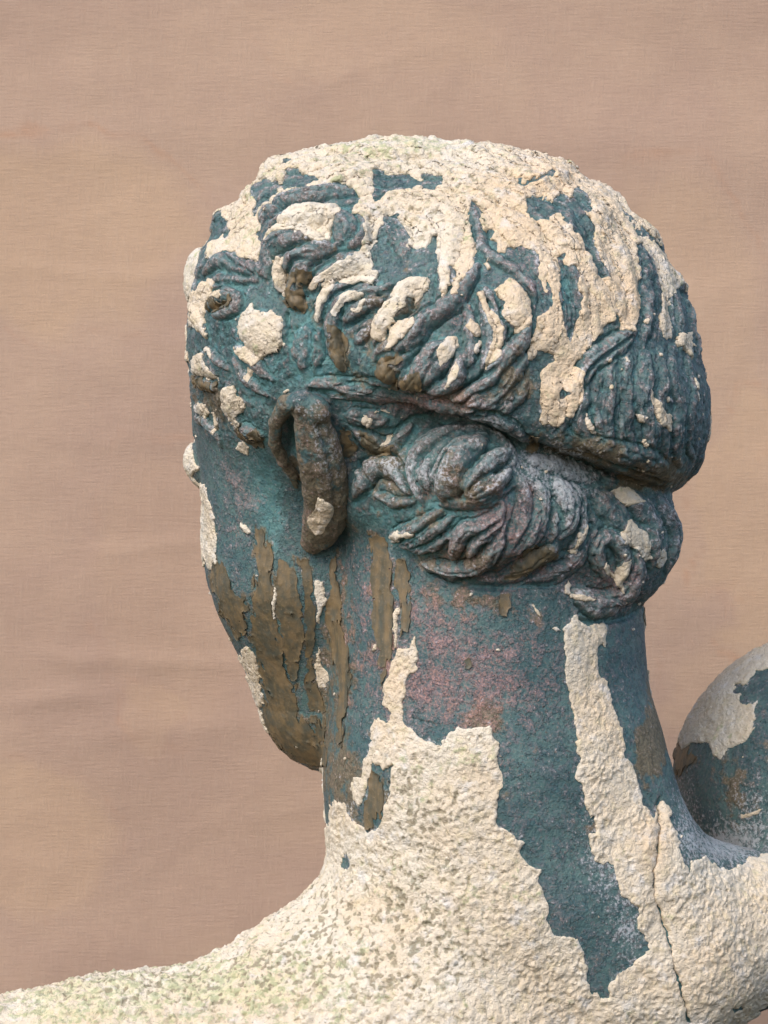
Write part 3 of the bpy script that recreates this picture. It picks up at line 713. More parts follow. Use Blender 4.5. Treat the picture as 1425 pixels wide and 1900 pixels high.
# ------------------------------------------------------------------ materials
def lin(r, g, b):
    f = lambda c: c / 12.92 if c <= .04045 else ((c + .055) / 1.055) ** 2.4
    return (f(r / 255), f(g / 255), f(b / 255), 1)
class Mat:
    def __init__(s, name):
        s.m = bpy.data.materials.new(name); s.m.use_nodes = True; s.nt = s.m.node_tree
        s.b = s.nt.nodes['Principled BSDF']; s.tc = s.nt.nodes.new('ShaderNodeTexCoord')
    def link(s, a, b): s.nt.links.new(a, b)
    def noise(s, scale, detail=4, rough=.55, vec=None, dist=0):
        n = s.nt.nodes.new('ShaderNodeTexNoise'); n.inputs['Scale'].default_value = scale
        n.inputs['Detail'].default_value = detail; n.inputs['Roughness'].default_value = rough; n.inputs['Distortion'].default_value = dist
        s.link(vec or s.tc.outputs['Object'], n.inputs['Vector']); return n.outputs['Fac']
    def attr(s, name, ch=None):
        a = s.nt.nodes.new('ShaderNodeAttribute'); a.attribute_name = name
        if ch is None: return a.outputs['Fac']
        sp = s.nt.nodes.new('ShaderNodeSeparateColor'); s.link(a.outputs['Color'], sp.inputs[0]); return sp.outputs[ch]
    def ramp(s, x, a, b, lo=0., hi=1.):
        n = s.nt.nodes.new('ShaderNodeMapRange'); n.interpolation_type = 'SMOOTHSTEP'
        s.link(x, n.inputs[0]); n.inputs[1].default_value = a; n.inputs[2].default_value = b; n.inputs[3].default_value = lo; n.inputs[4].default_value = hi
        return n.outputs[0]
    def math(s, op, a, b, clamp=False):
        n = s.nt.nodes.new('ShaderNodeMath'); n.operation = op; n.use_clamp = clamp
        for i, q in enumerate((a, b)):
            if isinstance(q, (int, float)): n.inputs[i].default_value = q
            else: s.link(q, n.inputs[i])
        return n.outputs[0]
    def mix(s, f, a, b):
        n = s.nt.nodes.new('ShaderNodeMix'); n.data_type = 'RGBA'
        for i, q in ((0, f), (6, a), (7, b)):
            if isinstance(q, (int, float)): n.inputs[i].default_value = q
            elif isinstance(q, tuple): n.inputs[i].default_value = q
            else: s.link(q, n.inputs[i])
        return n.outputs[2]
    def bump(s, h, strength, dist, prev=None):
        n = s.nt.nodes.new('ShaderNodeBump'); n.inputs['Strength'].default_value = strength; n.inputs['Distance'].default_value = dist
        s.link(h, n.inputs['Height'])
        if prev: s.link(prev, n.inputs['Normal'])
        return n.outputs[0]

def make_bronze():
    M = Mat('weathered_bronze')
    big = M.noise(45, 5, .6); mid = M.noise(190, 5, .65); fine = M.noise(900, 4, .7); speck = M.noise(1500, 2, .6)
    verd, pink, brown = (M.attr('patina', i) for i in (0, 1, 2)); salt = M.attr('salt'); cav = M.attr('cavity')
    hue = M.noise(420, 4, .7); hue2 = M.noise(330, 4, .7, None, .6)
    c = M.mix(M.ramp(big, .35, .65), lin(74, 102, 101), lin(96, 123, 118))
    c = M.mix(M.math('MULTIPLY', M.ramp(mid, .42, .7), .6), c, lin(96, 104, 110))          # grey film
    c = M.mix(M.math('MULTIPLY', M.ramp(hue, .5, .64), .5), c, lin(112, 108, 116))         # violet
    c = M.mix(M.math('MULTIPLY', M.ramp(hue2, .5, .62), .5), c, lin(68, 104, 110))         # blue-green
    c = M.mix(M.math('MULTIPLY', M.ramp(fine, .52, .66), .4), c, lin(116, 104, 94))        # brown grains
    c = M.mix(M.math('MULTIPLY', M.ramp(fine, .5, .36), .45), c, lin(58, 76, 82))
    crest = M.math('ADD', M.math('ADD', M.math('MULTIPLY', cav, -.8), M.math('MULTIPLY', salt, .45)), M.math('MULTIPLY', M.math('SUBTRACT', hue, .5), 1.6))
    c = M.mix(M.math('MULTIPLY', M.ramp(crest, .1, .8), .75), c, M.mix(M.ramp(hue, .44, .58), lin(138, 150, 148), M.mix(M.ramp(fine, .45, .58), lin(128, 116, 110), lin(176, 148, 136))))       # rubbed crests
    # verdigris settled in the recesses
    v = M.math('ADD', M.math('MULTIPLY', cav, .7), M.math('MULTIPLY', verd, .82))
    v = M.math('MULTIPLY', M.math('ADD', v, M.math('ADD', M.math('MULTIPLY', M.math('SUBTRACT', mid, .5), 2.2), M.math('MULTIPLY', M.math('SUBTRACT', fine, .5), 1.2))), 1.0)
    c = M.mix(M.math('MULTIPLY', M.ramp(v, .22, 1.0), .7), c, M.mix(M.ramp(hue2, .4, .6), lin(88, 142, 146), lin(120, 170, 165)))
    # brown varnish film
    b = M.math('ADD', M.math('ADD', brown, M.math('MULTIPLY', M.math('SUBTRACT', M.noise(75, 3, .6), .5), 1.3)), M.math('MULTIPLY', M.math('SUBTRACT', mid, .5), 1.8))
    c = M.mix(M.math('MULTIPLY', M.ramp(b, .25, .6), .8), c, M.mix(M.ramp(fine, .4, .6), lin(114, 99, 75), lin(140, 121, 91)))
    # copper showing through, in grains
    p = M.math('ADD', M.math('MULTIPLY', pink, .68), M.math('MULTIPLY', M.math('SUBTRACT', fine, .5), 2.4))
    p = M.math('ADD', p, M.math('MULTIPLY', M.math('SUBTRACT', mid, .5), 1.2))
    p = M.math('ADD', p, M.math('MULTIPLY', M.math('SUBTRACT', M.noise(95, 3, .6), .5), 1.0))
    c = M.mix(M.math('MULTIPLY', M.ramp(p, .15, 1.1), .7), c, M.mix(M.ramp(speck, .45, .6), lin(146, 116, 118), lin(198, 146, 134)))
    # salts and worn crests
    s_ = M.math('ADD', M.math('MULTIPLY', salt, .75), M.math('ADD', M.math('MULTIPLY', M.math('SUBTRACT', fine, .5), 3.2), M.math('MULTIPLY', M.math('SUBTRACT', hue, .5), 1.6)))
    s_ = M.math('ADD', s_, M.math('MULTIPLY', cav, -.28))
    s_ = M.math('ADD', s_, M.math('MULTIPLY', M.math('SUBTRACT', mid, .5), 1.0))
    c = M.mix(M.math('MULTIPLY', M.ramp(s_, .4, .95), .8), c, lin(190, 194, 196))
    c = M.mix(M.ramp(speck, .74, .78), c, lin(205, 200, 190))
    c = M.mix(M.ramp(M.noise(700, 1, .5), .76, .79), c, lin(38, 40, 40))
    M.link(c, M.b.inputs['Base Color'])
    M.link(M.ramp(mid, .3, .7, .42, .68), M.b.inputs['Roughness'])
    M.b.inputs['Specular IOR Level'].default_value = .35
    h = M.math('ADD', M.math('MULTIPLY', mid, 1.2), M.math('ADD', M.math('MULTIPLY', fine, .8), M.math('MULTIPLY', speck, .35)))
    film = M.math('ADD', M.math('MULTIPLY', M.ramp(mid, .5, .525), .8), M.math('MULTIPLY', M.ramp(hue2, .56, .585), .6))
    h = M.math('ADD', h, film)
    M.link(M.bump(h, .8, .0008), M.b.inputs['Normal'])
    return M.m
def make_cream():
    M = Mat('cream_paint')
    big = M.noise(30, 4, .6); mid = M.noise(160, 4, .6); fine = M.noise(700, 4, .65); lump = M.noise(330, 3, .6)
    lich, pit, warm = (M.attr('soil', i) for i in (0, 1, 2))
    c = M.mix(M.ramp(big, .35, .65), lin(230, 217, 196), lin(226, 206, 178))
    c = M.mix(M.math('MULTIPLY', warm, .75, True), c, lin(228, 196, 158))
    c = M.mix(M.math('MULTIPLY', M.ramp(mid, .5, .75), .6), c, lin(226, 222, 218))
    c = M.mix(M.math('MULTIPLY', M.ramp(M.noise(240, 3, .6), .52, .68), .45), c, lin(222, 204, 166))
    l = M.math('ADD', M.math('MULTIPLY', lich, .55), M.math('ADD', M.math('MULTIPLY', M.math('SUBTRACT', M.noise(120, 5, .7), .5), 1.8), M.math('MULTIPLY', M.math('SUBTRACT', lump, .5), 1.8)))
    c = M.mix(M.math('MULTIPLY', M.ramp(l, .3, .75), .65), c, M.mix(M.ramp(lump, .45, .6), lin(218, 210, 168), lin(170, 178, 130)))
    d = M.math('ADD', pit, M.math('MULTIPLY', M.math('SUBTRACT', lump, .5), 1.3))
    c = M.mix(M.math('MULTIPLY', M.ramp(d, .05, 1.05), .68), c, M.mix(M.ramp(mid, .4, .6), lin(160, 148, 122), lin(146, 144, 118)))
    s2 = M.math('ADD', M.math('MULTIPLY', pit, .2), M.noise(520, 3, .65))
    c = M.mix(M.math('MULTIPLY', M.ramp(s2, .62, .72), .6), c, lin(150, 136, 114))
    c = M.mix(M.math('MULTIPLY', M.ramp(M.noise(1100, 2, .5), .68, .74), .6), c, lin(120, 104, 84))
    M.link(c, M.b.inputs['Base Color'])
    M.b.inputs['Roughness'].default_value = .8
    M.b.inputs['Specular IOR Level'].default_value = .25
    h = M.math('ADD', M.math('MULTIPLY', lump, 1.4), M.math('MULTIPLY', fine, 1.0))
    h = M.math('ADD', h, M.math('MULTIPLY', M.noise(1300, 3, .6), .6))
    M.link(M.bump(h, .85, .0010), M.b.inputs['Normal'])
    return M.m
def make_flake():
    M = Mat('brown_flake')
    mp = M.nt.nodes.new('ShaderNodeMapping'); mp.inputs['Scale'].default_value = (1, 1, .16); M.link(M.tc.outputs['Object'], mp.inputs[0])
    big = M.noise(230, 4, .65, mp.outputs[0]); fine = M.noise(900, 4, .65); mid = M.noise(260, 4, .6)
    c = M.mix(M.ramp(big, .35, .65), lin(88, 83, 66), lin(126, 106, 76))
    c = M.mix(M.math('MULTIPLY', M.ramp(mid, .5, .7), .5), c, lin(136, 114, 76))
    c = M.mix(M.math('MULTIPLY', M.ramp(fine, .55, .68), .5), c, lin(150, 128, 100))
    c = M.mix(M.math('MULTIPLY', M.ramp(mid, .5, .3), .6), c, lin(84, 88, 78))
    M.link(c, M.b.inputs['Base Color'])
    c = M.mix(M.math('MULTIPLY', M.math('MULTIPLY', M.attr('rim'), M.ramp(big, .35, .6)), .7), c, lin(158, 132, 88))
    c = M.mix(M.math('MULTIPLY', M.ramp(M.noise(420, 4, .7, mp.outputs[0]), .5, .64), .75), c, lin(92, 112, 112))
    M.b.inputs['Roughness'].default_value = .6
    M.link(M.bump(M.math('ADD', fine, M.math('MULTIPLY', mid, .8)), .35, .0005), M.b.inputs['Normal'])
    return M.m
MB, MC, MF = make_bronze(), make_cream(), make_flake()

# ------------------------------------------------------------------ mesh output
ROOT = bpy.data.objects.new('statue', None)
scene.collection.objects.link(ROOT)
ROOT.location = (.03, .02, (CY - 2060) * S)
ROOT['label'] = 'weathered bronze statue of a curly-haired man seen from behind, peeling cream paint over blue-green metal'
ROOT['category'] = 'statue'
def mesh_obj(name, V, faces, mat, parent=None, attrs=(), world=False):
    """faces: (n,3) or (n,4) int array or list of both"""
    fl = faces if isinstance(faces, list) else [faces]
    me = bpy.data.meshes.new(name)
    W = V if world else to_world(V)
    me.vertices.add(len(W)); me.vertices.foreach_set('co', W.astype(F).ravel())
    loops = np.concatenate([f.ravel() for f in fl]).astype(np.int32)
    cnt = np.concatenate([np.full(len(f), f.shape[1], np.int32) for f in fl])
    me.loops.add(len(loops)); me.loops.foreach_set('vertex_index', loops)
    me.polygons.add(len(cnt)); me.polygons.foreach_set('loop_start', (np.cumsum(cnt) - cnt).astype(np.int32))
    me.polygons.foreach_set('use_smooth', np.ones(len(cnt), bool))
    me.update(calc_edges=True)
    for an, arr in attrs:
        if arr.ndim == 1:
            a = me.attributes.new(an, 'FLOAT', 'POINT'); a.data.foreach_set('value', arr.astype(F))
        else:
            a = me.attributes.new(an, 'FLOAT_COLOR', 'POINT')
            a.data.foreach_set('color', np.concatenate([arr, np.ones((len(arr), 1))], 1).astype(F).ravel())
    me.materials.append(mat)
    o = bpy.data.objects.new(name, me); scene.collection.objects.link(o)
    if parent:
        o.parent = parent
        o.matrix_parent_inverse = Matrix.Translation(-ROOT.location)
    return o
def child_of_part(o, part):
    o.parent = part; o.matrix_parent_inverse = Matrix.Identity(4)

def bronze_attrs(P, cav):
    u, v = project(P)
    pat = np.stack([zones(u, v, Z_VERD), zones(u, v, Z_PINK), zones(u, v, Z_BROWN)], 1)
    return [('patina', np.clip(pat, 0, 1)), ('salt', np.clip(zones(u, v, Z_SALT), -.8, 1.2)), ('cavity', cav)]

# body and hair from the fine surface, split where the hair meets the skin
hv = poly_sd(nu_, nv_, HAIRLINE)
isH = np.where(nvis, hv > 0, nV[:, 1] < 700)
fh = isH[nQ].sum(1) >= 2
MCf = cream_field(nV, nvis)
MFf = flake_field(nV, nvis)
film_ = (np.where(MCf < 0, np.exp(MCf / 5.0), 0) * np.clip(.35 + vnoise(nV, 40, 61), 0, 1)).astype(F)
stain_ = (sstep(-15, 2, MFf) * np.clip(.55 + fbm(nV * np.array([1, .3, 1], F), 25, 62, 2), 0, 1)).astype(F)
def emit(name, P, Qs, cav, parent=ROOT):
    u, q = compact(P, Qs)
    return mesh_obj(name, P[u], q, MB, parent, bronze_attrs(P[u], cav[u]))
# coarse remainder goes with the body / hair by height
cN = gradient(body_sdf, cV)
cd = fbm(cV, 60, 3, 3) * 2.5
cP = cV + cN * cd[:, None]
cH = (cP[cQ].mean(1)[:, 1] < 700)
def emit2(name, fm, cm):
    u, q = compact(P1, nQ[fm]); uc, qc = compact(cP, cQ[cm])
    P = np.concatenate([P1[u], cP[uc]]); cv = np.concatenate([cav[u], np.zeros(len(uc), F)])
    at_ = dict(bronze_attrs(P, cv))
    at_['salt'][:len(u)] = np.maximum(at_['salt'][:len(u)], film_[u] * 1.1)
    at_['patina'][:len(u), 2] = np.maximum(at_['patina'][:len(u), 2], stain_[u] * .75)
    return mesh_obj(name, P, np.concatenate([q, qc + len(u)]), MB, ROOT, list(at_.items()))
cT = cV[cQ].mean(1)[:, 1] > 1560
BODY = emit2('body', ~fh, ~cH)
HAIR = emit2('hair', fh, cH)

# ------------------------------------------------------------------ paint lying on the bronze as its own layer
def extract(P, N, M, tris, E):
    """the part of the surface where M > 0, cut along M = 0. Returns base points, normals, M, tris, rim edges"""
    s = (M[tris] > 0); k = s.sum(1)
    full = tris[k == 3]
    Pn, Nn, Mn, En = [P], [N], [M], [E]
    base = len(P)
    one = tris[k == 1]; two = tris[k == 2]
    # rotate so that the odd one is first
    def rot(t, key):
        i = np.argmax(key, 1); r = np.arange(len(t))
        return np.stack([t[r, i], t[r, (i + 1) % 3], t[r, (i + 2) % 3]], 1)
    one = rot(one, M[one] > 0); two = rot(two, M[two] <= 0)
    ed = np.concatenate([one[:, [0, 1]], one[:, [0, 2]], two[:, [0, 1]], two[:, [0, 2]]])
    es = np.sort(ed, 1); key = es[:, 0].astype(np.int64) * base + es[:, 1]
    uk, inv = np.unique(key, return_inverse=True)
    a, b = uk // base, uk % base
    t = np.clip(M[a] / (M[a] - M[b] + 1e-9), .02, .98)[:, None].astype(F)
    Pn.append(P[a] + (P[b] - P[a]) * t); nn = N[a] + (N[b] - N[a]) * t
    Nn.append(nn / np.linalg.norm(nn, axis=1, keepdims=True)); Mn.append(np.zeros(len(uk), F)); En.append(E[a] + (E[b] - E[a]) * t[:, 0])
    inv = inv + base
    n1, n2 = len(one), len(two)
    x01, x02 = inv[:n1], inv[n1:2 * n1]; y01, y02 = inv[2 * n1:2 * n1 + n2], inv[2 * n1 + n2:]
    T1 = np.stack([one[:, 0], x01, x02], 1)
    T2 = np.stack([two[:, 1], two[:, 2], y02], 1); T3 = np.stack([two[:, 1], y02, y01], 1)
    rim = np.concatenate([np.stack([x01, x02], 1), np.stack([y02, y01], 1)])
    tt = np.concatenate([full, T1, T2, T3])
    P2, N2, M2, E2 = np.concatenate(Pn), np.concatenate(Nn), np.concatenate(Mn), np.concatenate(En)
    u, q = compact(P2, np.concatenate([tt.ravel(), rim.ravel()])[:, None])
    q = q.ravel()
    return P2[u], N2[u], M2[u], E2[u], q[:tt.size].reshape(-1, 3), q[tt.size:].reshape(-1, 2)
def islands(n, tri):
    lab = np.arange(n)
    e = np.concatenate([tri[:, [0, 1]], tri[:, [1, 2]]])
    while True:
        old = lab.copy()
        m = np.minimum(lab[e[:, 0]], lab[e[:, 1]])
        np.minimum.at(lab, e[:, 0], m); np.minimum.at(lab, e[:, 1], m)
        for _ in range(6): lab = lab[lab]
        if (lab == old).all(): return lab
def quads_to_tris(q): return np.concatenate([q[:, [0, 1, 2]], q[:, [0, 2, 3]]])

Z_LICH = [(250, 1850, 260, 60, 1.0), (420, 1830, 120, 60, .6), (620, 1860, 120, 60, .5), (750, 1620, 60, 60, .4), (680, 330, 160, 60, .55), (480, 350, 80, 60, .5), (760, 270, 200, 20, .8), (370, 480, 30, 40, .8), (460, 450, 60, 40, .5), (760, 1440, 90, 60, .55), (900, 1680, 90, 90, .45),
          (560, 1780, 160, 60, .5), (900, 1400, 60, 30, .7), (880, 430, 30, 40, .6), (1360, 1380, 50, 40, .5), (1000, 1560, 30, 90, .5), (500, 620, 30, 30, .3), (120, 1870, 100, 40, .7), (1250, 520, 30, 90, .4), (1180, 420, 40, 40, .4)]
Z_PIT = [(800, 1520, 110, 140, .9), (640, 1720, 200, 90, .9), (300, 1830, 300, 60, 1.0), (480, 1790, 120, 40, .4), (780, 1780, 160, 120, .5), (950, 330, 80, 60, .5), (480, 340, 60, 40, .55), (780, 420, 80, 60, .6), (850, 350, 60, 30, .6), (660, 290, 80, 30, .5), (560, 1640, 60, 40, .5), (1000, 1800, 100, 100, .25), (830, 300, 160, 60, .25)]
Z_WARM = [(1080, 560, 140, 220, .8), (1000, 330, 80, 40, .7), (940, 420, 90, 80, .6), (1040, 740, 60, 60, .5), (590, 960, 30, 30, .5), (1130, 1300, 60, 200, .35), (1210, 1560, 30, 60, .7), (1330, 1720, 160, 120, .25), (870, 560, 50, 60, .5), (1170, 560, 30, 60, .6), (740, 1300, 50, 110, .5)]

def paint_layer(P, N, M, tris, kind, part_of, tiny=70, E=None):
    B, Nn, Mm, Em, tt, rim = extract(P, N, M, tris, np.zeros(len(P), F) if E is None else E)
    if not len(tt): return
    u, v = project(B)
    if kind == 'cream':
        stone = sstep(1280, 1460, v) * .35 + sstep(520, 320, v) * .7 + sstep(1640, 1790, v) * sstep(900, 640, u) * .35 + .55          # thicker, rougher crust on shoulders and crown
        inner = sstep(0, 9, Mm)
        r1 = fbm(B, 21, 5, 3, .75) * 1.35; r2 = .55 - cells(B, 8, 15); r3 = vnoise(B, 60, 25)
        pits = np.clip(vnoise(B, 12, 35) + .8 * vnoise(B, 6.5, 36) + .35 * vnoise(B, 50, 37) - .2, 0, 1) * 2.0
        rough = np.clip(stone + r3 * .5, .15, 1.6) * (r1 * 3.9 + r2 * 2.8 - pits * 2.6) * (.3 + .7 * inner)
        thick = np.clip(1.0 + 1.1 * fbm(B, 70, 66, 2), .35, 1.9)
        off = (1.3 + 2.6 * np.sqrt(np.clip(Mm / 3, 0, 1))) * thick + rough + sstep(520, 320, v) * fbm(B, 46, 68, 2) * 7 * inner + sstep(1600, 1760, v) * sstep(950, 650, u) * (fbm(B, 36, 69, 3, .6) * 9 + vnoise(B, 13, 70) * 3) * inner + Em * sstep(0, 7, Mm)
        off = np.maximum(off, 1.0)
        soil = np.stack([zones(u, v, Z_LICH), zones(u, v, Z_PIT) * np.clip(pits * 1.7 + .1 - r2 * .3, 0, 1) + np.clip(pits - .3, 0, 1) * .25, zones(u, v, Z_WARM)], 1)
        attrs = [('soil', np.clip(soil, 0, 1.2))]; drop = -1.2; mat = MC; nm = 'paint_patch'
    else:
        lift = np.clip(fbm(B, 45, 91, 2) + .15, 0, 1)
        off = 1.6 + lift * 5 * np.exp(-Mm / 3.0) + vnoise(B, 20, 7) * .6
        attrs = [('rim', np.exp(-Mm / 4.0).astype(F))]; drop = None; mat = MF; nm = 'paint_flake'
    top = B + Nn * off[:, None]
    rv = np.unique(rim)
    low = B[rv] + Nn[rv] * (np.full((len(rv), 1), drop, F) if drop is not None else (off[rv] - 1.6)[:, None])
    mp = np.zeros(len(B), np.int64); mp[rv] = len(B) + np.arange(len(rv))
    allP = np.concatenate([top, low]).astype(F)
    wall = np.stack([rim[:, 1], rim[:, 0], mp[rim[:, 0]], mp[rim[:, 1]]], 1)
    attrs = [(n_, np.concatenate([a_, a_[rv]])) for n_, a_ in attrs]
    # rim vertices of the top are doubled so that the broken edge stays crisp
    wt = np.concatenate([top[rv]]); mp2 = np.zeros(len(B), np.int64); mp2[rv] = len(allP) + np.arange(len(rv))
    allP = np.concatenate([allP, wt]).astype(F); attrs = [(n_, np.concatenate([a_, a_[rv]])) for n_, a_ in attrs]
    wall[:, 0] = mp2[rim[:, 1]]; wall[:, 1] = mp2[rim[:, 0]]
    lab = islands(len(B), tt)
    tl = lab[tt[:, 0]]; wl = lab[rim[:, 0]]
    ids, cnts = np.unique(tl, return_counts=True)
    ids = ids[np.argsort(-cnts)]; cnts = np.sort(cnts)[::-1]
    small = ids[cnts < tiny]
    jobs = [(nm, [i]) for i in ids[cnts >= tiny]]
    if len(small): jobs.append(('paint_speck' if kind == 'cream' else 'flake_crumb', small))
    for name, ii in jobs:
        tm = np.isin(tl, ii); wm = np.isin(wl, ii)
        u_, inv = np.unique(np.concatenate([tt[tm].ravel(), wall[wm].ravel()]), return_inverse=True)
        nt_ = tm.sum() * 3
        part = part_of(B[tt[tm][:, 0]])
        o = mesh_obj(name, allP[u_], [inv[:nt_].reshape(-1, 3), inv[nt_:].reshape(-1, 4)], mat, None, [(a, b[u_]) for a, b in attrs])
        child_of_part(o, part)
        if name in ('paint_speck', 'flake_crumb'): o['kind'] = 'stuff'

_u, _q = compact(cP, cQ[cT]); child_of_part(mesh_obj('paint_patch', cP[_u] + cN[_u] * F(4), _q, MC), BODY)
tris = quads_to_tris(nQ)
def part_of(B):
    u, v = project(B)
    return HAIR if (poly_sd(u, v, HAIRLINE) > 0).mean() > .5 else BODY
# stray flecks of paint left on crests of the curls
MCf = np.maximum(MCf, np.where(nvis, (vnoise(nV, 13, 201) - .85) * 12 - cav * 1.0 - 1.2 + zones(nu_, nv_, [(1150, 800, 150, 250, 1.2), (700, 700, 250, 200, 1.0), (1050, 950, 150, 120, 1.3)]), -9)).astype(F)
paint_layer(P1, N1, MCf, tris, 'cream', part_of, E=fill)
paint_layer(P1, N1, np.minimum(MFf, -MCf - 1), tris, 'flake', part_of)

# ------------------------------------------------------------------ ear
def on(px, py, lift, r):
    p = on_surface(px, py); return (float(p[0]), float(p[1]), float(p[2]) - lift, r)
_t0, _t1 = on(574, 770, 34, 27), on(580, 1008, 12, 20)
def _tail(px, py, r):
    f = (py - 770) / 238; z = _t0[2] * (1 - f) + _t1[2] * f - 22 * math.sin(math.pi * f)
    return at(px, py, z) + (r,)
EAR_TAIL = [_tail(572, 768, 26), _tail(580, 790, 33), _tail(587, 815, 37), _tail(594, 845, 40), _tail(600, 875, 41), _tail(605, 905, 42), _tail(606, 935, 41), _tail(602, 962, 39), _tail(594, 986, 33), _tail(581, 1006, 22)]
EAR_RIM = [on(588, 766, 30, 25), on(560, 750, 34, 24), on(532, 754, 36, 18), on(513, 786, 32, 13), on(511, 824, 26, 12), on(524, 858, 18, 11), on(546, 884, 8, 9)]
ZF = np.array([1, 1, 1.7], F)
def ear_sdf(P):
    # the back of the ear is a flat band, the near rim a thin roll
    a = chain(P * ZF, [(p[0], p[1], p[2] * 1.7, p[3]) for p in EAR_TAIL], 4) / F(1.4)
    return smin(a, chain(P, EAR_RIM, 4), 7)
ep = np.array([p[:3] for p in EAR_TAIL + EAR_RIM])
eV, eQ = surface_nets(ear_sdf, tuple(ep.min(0) - 60), tuple(ep.max(0) + 60), 5.0)
eV = snap(ear_sdf, eV, 3); eV, eQ = subdivide(eV, eQ); eV = snap(ear_sdf, eV, 2)
eN = gradient(ear_sdf, eV)
if (vert_normals(eV, eQ) * eN).sum(1).mean() < 0: eQ = eQ[:, ::-1].copy()
eu, ev = project(eV)
ed = fbm(eV * np.array([1, .4, 1], F), 20, 8, 3) * 2.0 + fbm(eV, 9, 4, 2) * 1.5
# groove along the tail
eu, ev = project(eV)
for pl_, dep_, w_e in (('592,790 610,850 622,905 618,965', 5.5, 5), ('566,800 578,860 588,920 588,960', 3.5, 5), ('545,760 528,790 526,830', 3, 4)):
    ed -= dep_ * np.exp(-((line_dist(eu, ev, catmull(T('P', pl_))) + vnoise(eV, 18, 12) * 3) / w_e) ** 2) * (eN[:, 2] < .3)
eP = eV + eN * ed[:, None]
eN1 = vert_normals(eP, eQ)
EAR = mesh_obj('ear', eP, eQ, MB, ROOT, [('patina', np.stack([np.clip(.55 - (eu - 520) / 90, 0, .6) * .6, np.full(len(eu), .25), np.clip(.34 + (ev - 740) / 420, 0, .8)], 1)),
                                         ('salt', zones(eu, ev, [(615, 860, 25, 60, .7), (570, 760, 40, 20, .5), (590, 800, 20, 40, .5)])),
                                         ('cavity', np.clip(-ed / 6, -.6, .5))])
ju, jv = jitter(eV)
eM = polys_field(eu, ev, [T('C', '770,810 800,820 830,845 860,880 850,920 820,950 790,1000 760,1010 740,980 710,940 715,910 750,880')], ju * .5, jv * .5)
eM = np.where(eN[:, 2] < .2, eM, -9).astype(F)
paint_layer(eP, eN1, eM, quads_to_tris(eQ), 'cream', lambda B: EAR, 40)

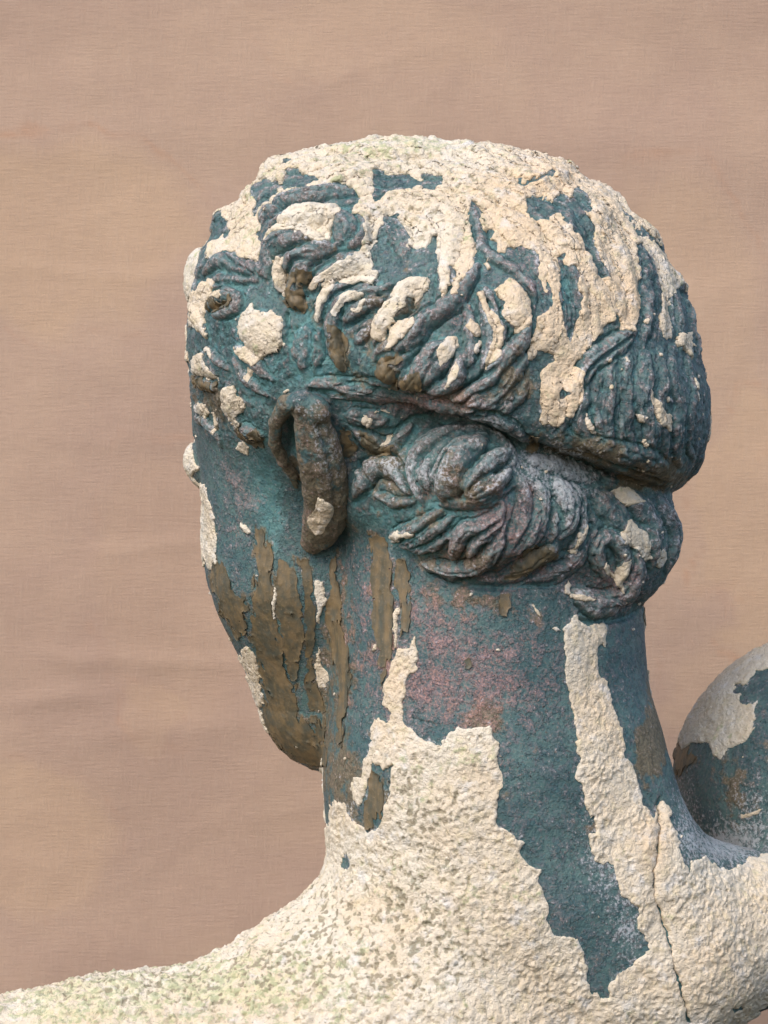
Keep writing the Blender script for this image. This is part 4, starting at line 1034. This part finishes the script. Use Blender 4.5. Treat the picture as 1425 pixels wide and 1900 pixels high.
# ------------------------------------------------------------------ cloth backdrop
def make_cloth():
    D = 1700.0
    xs = np.linspace(-900, 2400, 250).astype(F); ys = np.linspace(-500, 2700, 250).astype(F)
    X, Y = np.meshgrid(xs, ys)
    P = np.stack([X.ravel(), Y.ravel(), np.full(X.size, D, F)], 1)
    A = P * np.array([.28, 1, 1], F)
    h = fbm(A, 230, 61, 2) * 4 + vnoise(P * np.array([.5, 1, 1], F), 420, 5) * 8 + fbm(P, 90, 63, 2) * 1.2
    A2 = P.copy(); A2[:, 1] += P[:, 0] * .35
    rid = 1 - np.abs(vnoise(A2 * np.array([.4, 1, 1], F), 160, 8)); h += np.clip(rid - .8, 0, 1) * 7 * np.clip(vnoise(P, 400, 71) + .2, 0, 1)
    for x0, x1, yy, dd, ww, sl in ((-300, 500, 372, 9, 10, .02), (-100, 620, 1036, 8, 12, -.01), (-200, 520, 1295, 14, 14, .03), (-300, 200, 1420, 16, 16, -.12), (850, 1300, 190, 7, 14, -.03), (-200, 400, 780, 7, 14, .0), (-100, 500, 1500, 10, 20, -.1)):
        fall = sstep(x0, x0 + 200, P[:, 0]) * sstep(x1, x1 - 250, P[:, 0])
        h += dd * .22 * np.exp(-((P[:, 1] - yy - sl * (P[:, 0] - x0) + vnoise(P, 150, 9) * 14) / (ww * 1.6)) ** 2) * fall
    P[:, 2] -= h
    u, v = project(P)
    wv = fbm(P, 160, 33, 3) * 60; wu = fbm(P, 160, 34, 3) * 60
    # old water stains: a tan wash with a darker tide line at its rim
    st = np.zeros(len(u), F); ti = np.zeros(len(u), F)
    for x, y, rx, ry, a in ((120, 430, 270, 200, .8), (1400, 960, 110, 260, 1.0), (60, 1560, 160, 160, .6), (330, 1100, 170, 300, .3), (1370, 1300, 150, 180, .5), (700, 60, 260, 90, .25), (280, 1330, 60, 90, .35), (1250, 700, 200, 420, .55)):
        r = np.sqrt(((u + wu - x) / rx) ** 2 + ((v + wv - y) / ry) ** 2)
        st += a * sstep(1.02, .75, r); ti += a * np.exp(-((r - 1) / .022) ** 2) * np.clip(vnoise(P, 130, 44) + .35, 0, 1)
    q = np.arange(250 * 250).reshape(250, 250)
    Qc = np.stack([q[:-1, :-1].ravel(), q[1:, :-1].ravel(), q[1:, 1:].ravel(), q[:-1, 1:].ravel()], 1)
    M = Mat('tan_linen')
    big = M.noise(6, 4, .6); mid = M.noise(22, 4, .6)
    mp = M.nt.nodes.new('ShaderNodeMapping'); mp.inputs['Scale'].default_value = (60, 1, 800); M.link(M.tc.outputs['Object'], mp.inputs[0])
    weft = M.noise(2.0, 3, .6, mp.outputs[0])
    mp2 = M.nt.nodes.new('ShaderNodeMapping'); mp2.inputs['Scale'].default_value = (800, 1, 60); M.link(M.tc.outputs['Object'], mp2.inputs[0])
    warp = M.noise(2.0, 3, .6, mp2.outputs[0])
    stain, tide = M.attr('stain', 0), M.attr('stain', 1)
    c = M.mix(M.ramp(big, .35, .65), lin(177, 148, 129), lin(190, 160, 137))
    c = M.mix(M.math('MULTIPLY', M.ramp(mid, .4, .7), .3), c, lin(178, 148, 132))
    c = M.mix(M.math('MULTIPLY', stain, .5, True), c, lin(204, 170, 136))
    c = M.mix(M.math('MULTIPLY', tide, .65, True), c, lin(186, 138, 106))
    c = M.mix(M.math('MULTIPLY', M.ramp(weft, .42, .66), .15), c, lin(150, 126, 112))
    c = M.mix(M.math('MULTIPLY', M.ramp(warp, .45, .66), .1), c, lin(200, 178, 158))
    M.link(c, M.b.inputs['Base Color']); M.b.inputs['Roughness'].default_value = .9; M.b.inputs['Specular IOR Level'].default_value = .1
    M.link(M.bump(M.math('ADD', weft, warp), .5, .0005), M.b.inputs['Normal'])
    o = mesh_obj('cloth_backdrop', P, Qc, M.m, None, [('stain', np.clip(np.stack([st, ti, st * 0], 1), 0, 1))])
    o['label'] = 'plain tan linen cloth hung behind the statue, creased and water stained'
    o['category'] = 'cloth'
make_cloth()
print('triangles', sum(sum(max(1, p.loop_total - 2) for p in ()) or len(o.data.polygons) for o in scene.objects if o.type == 'MESH'))
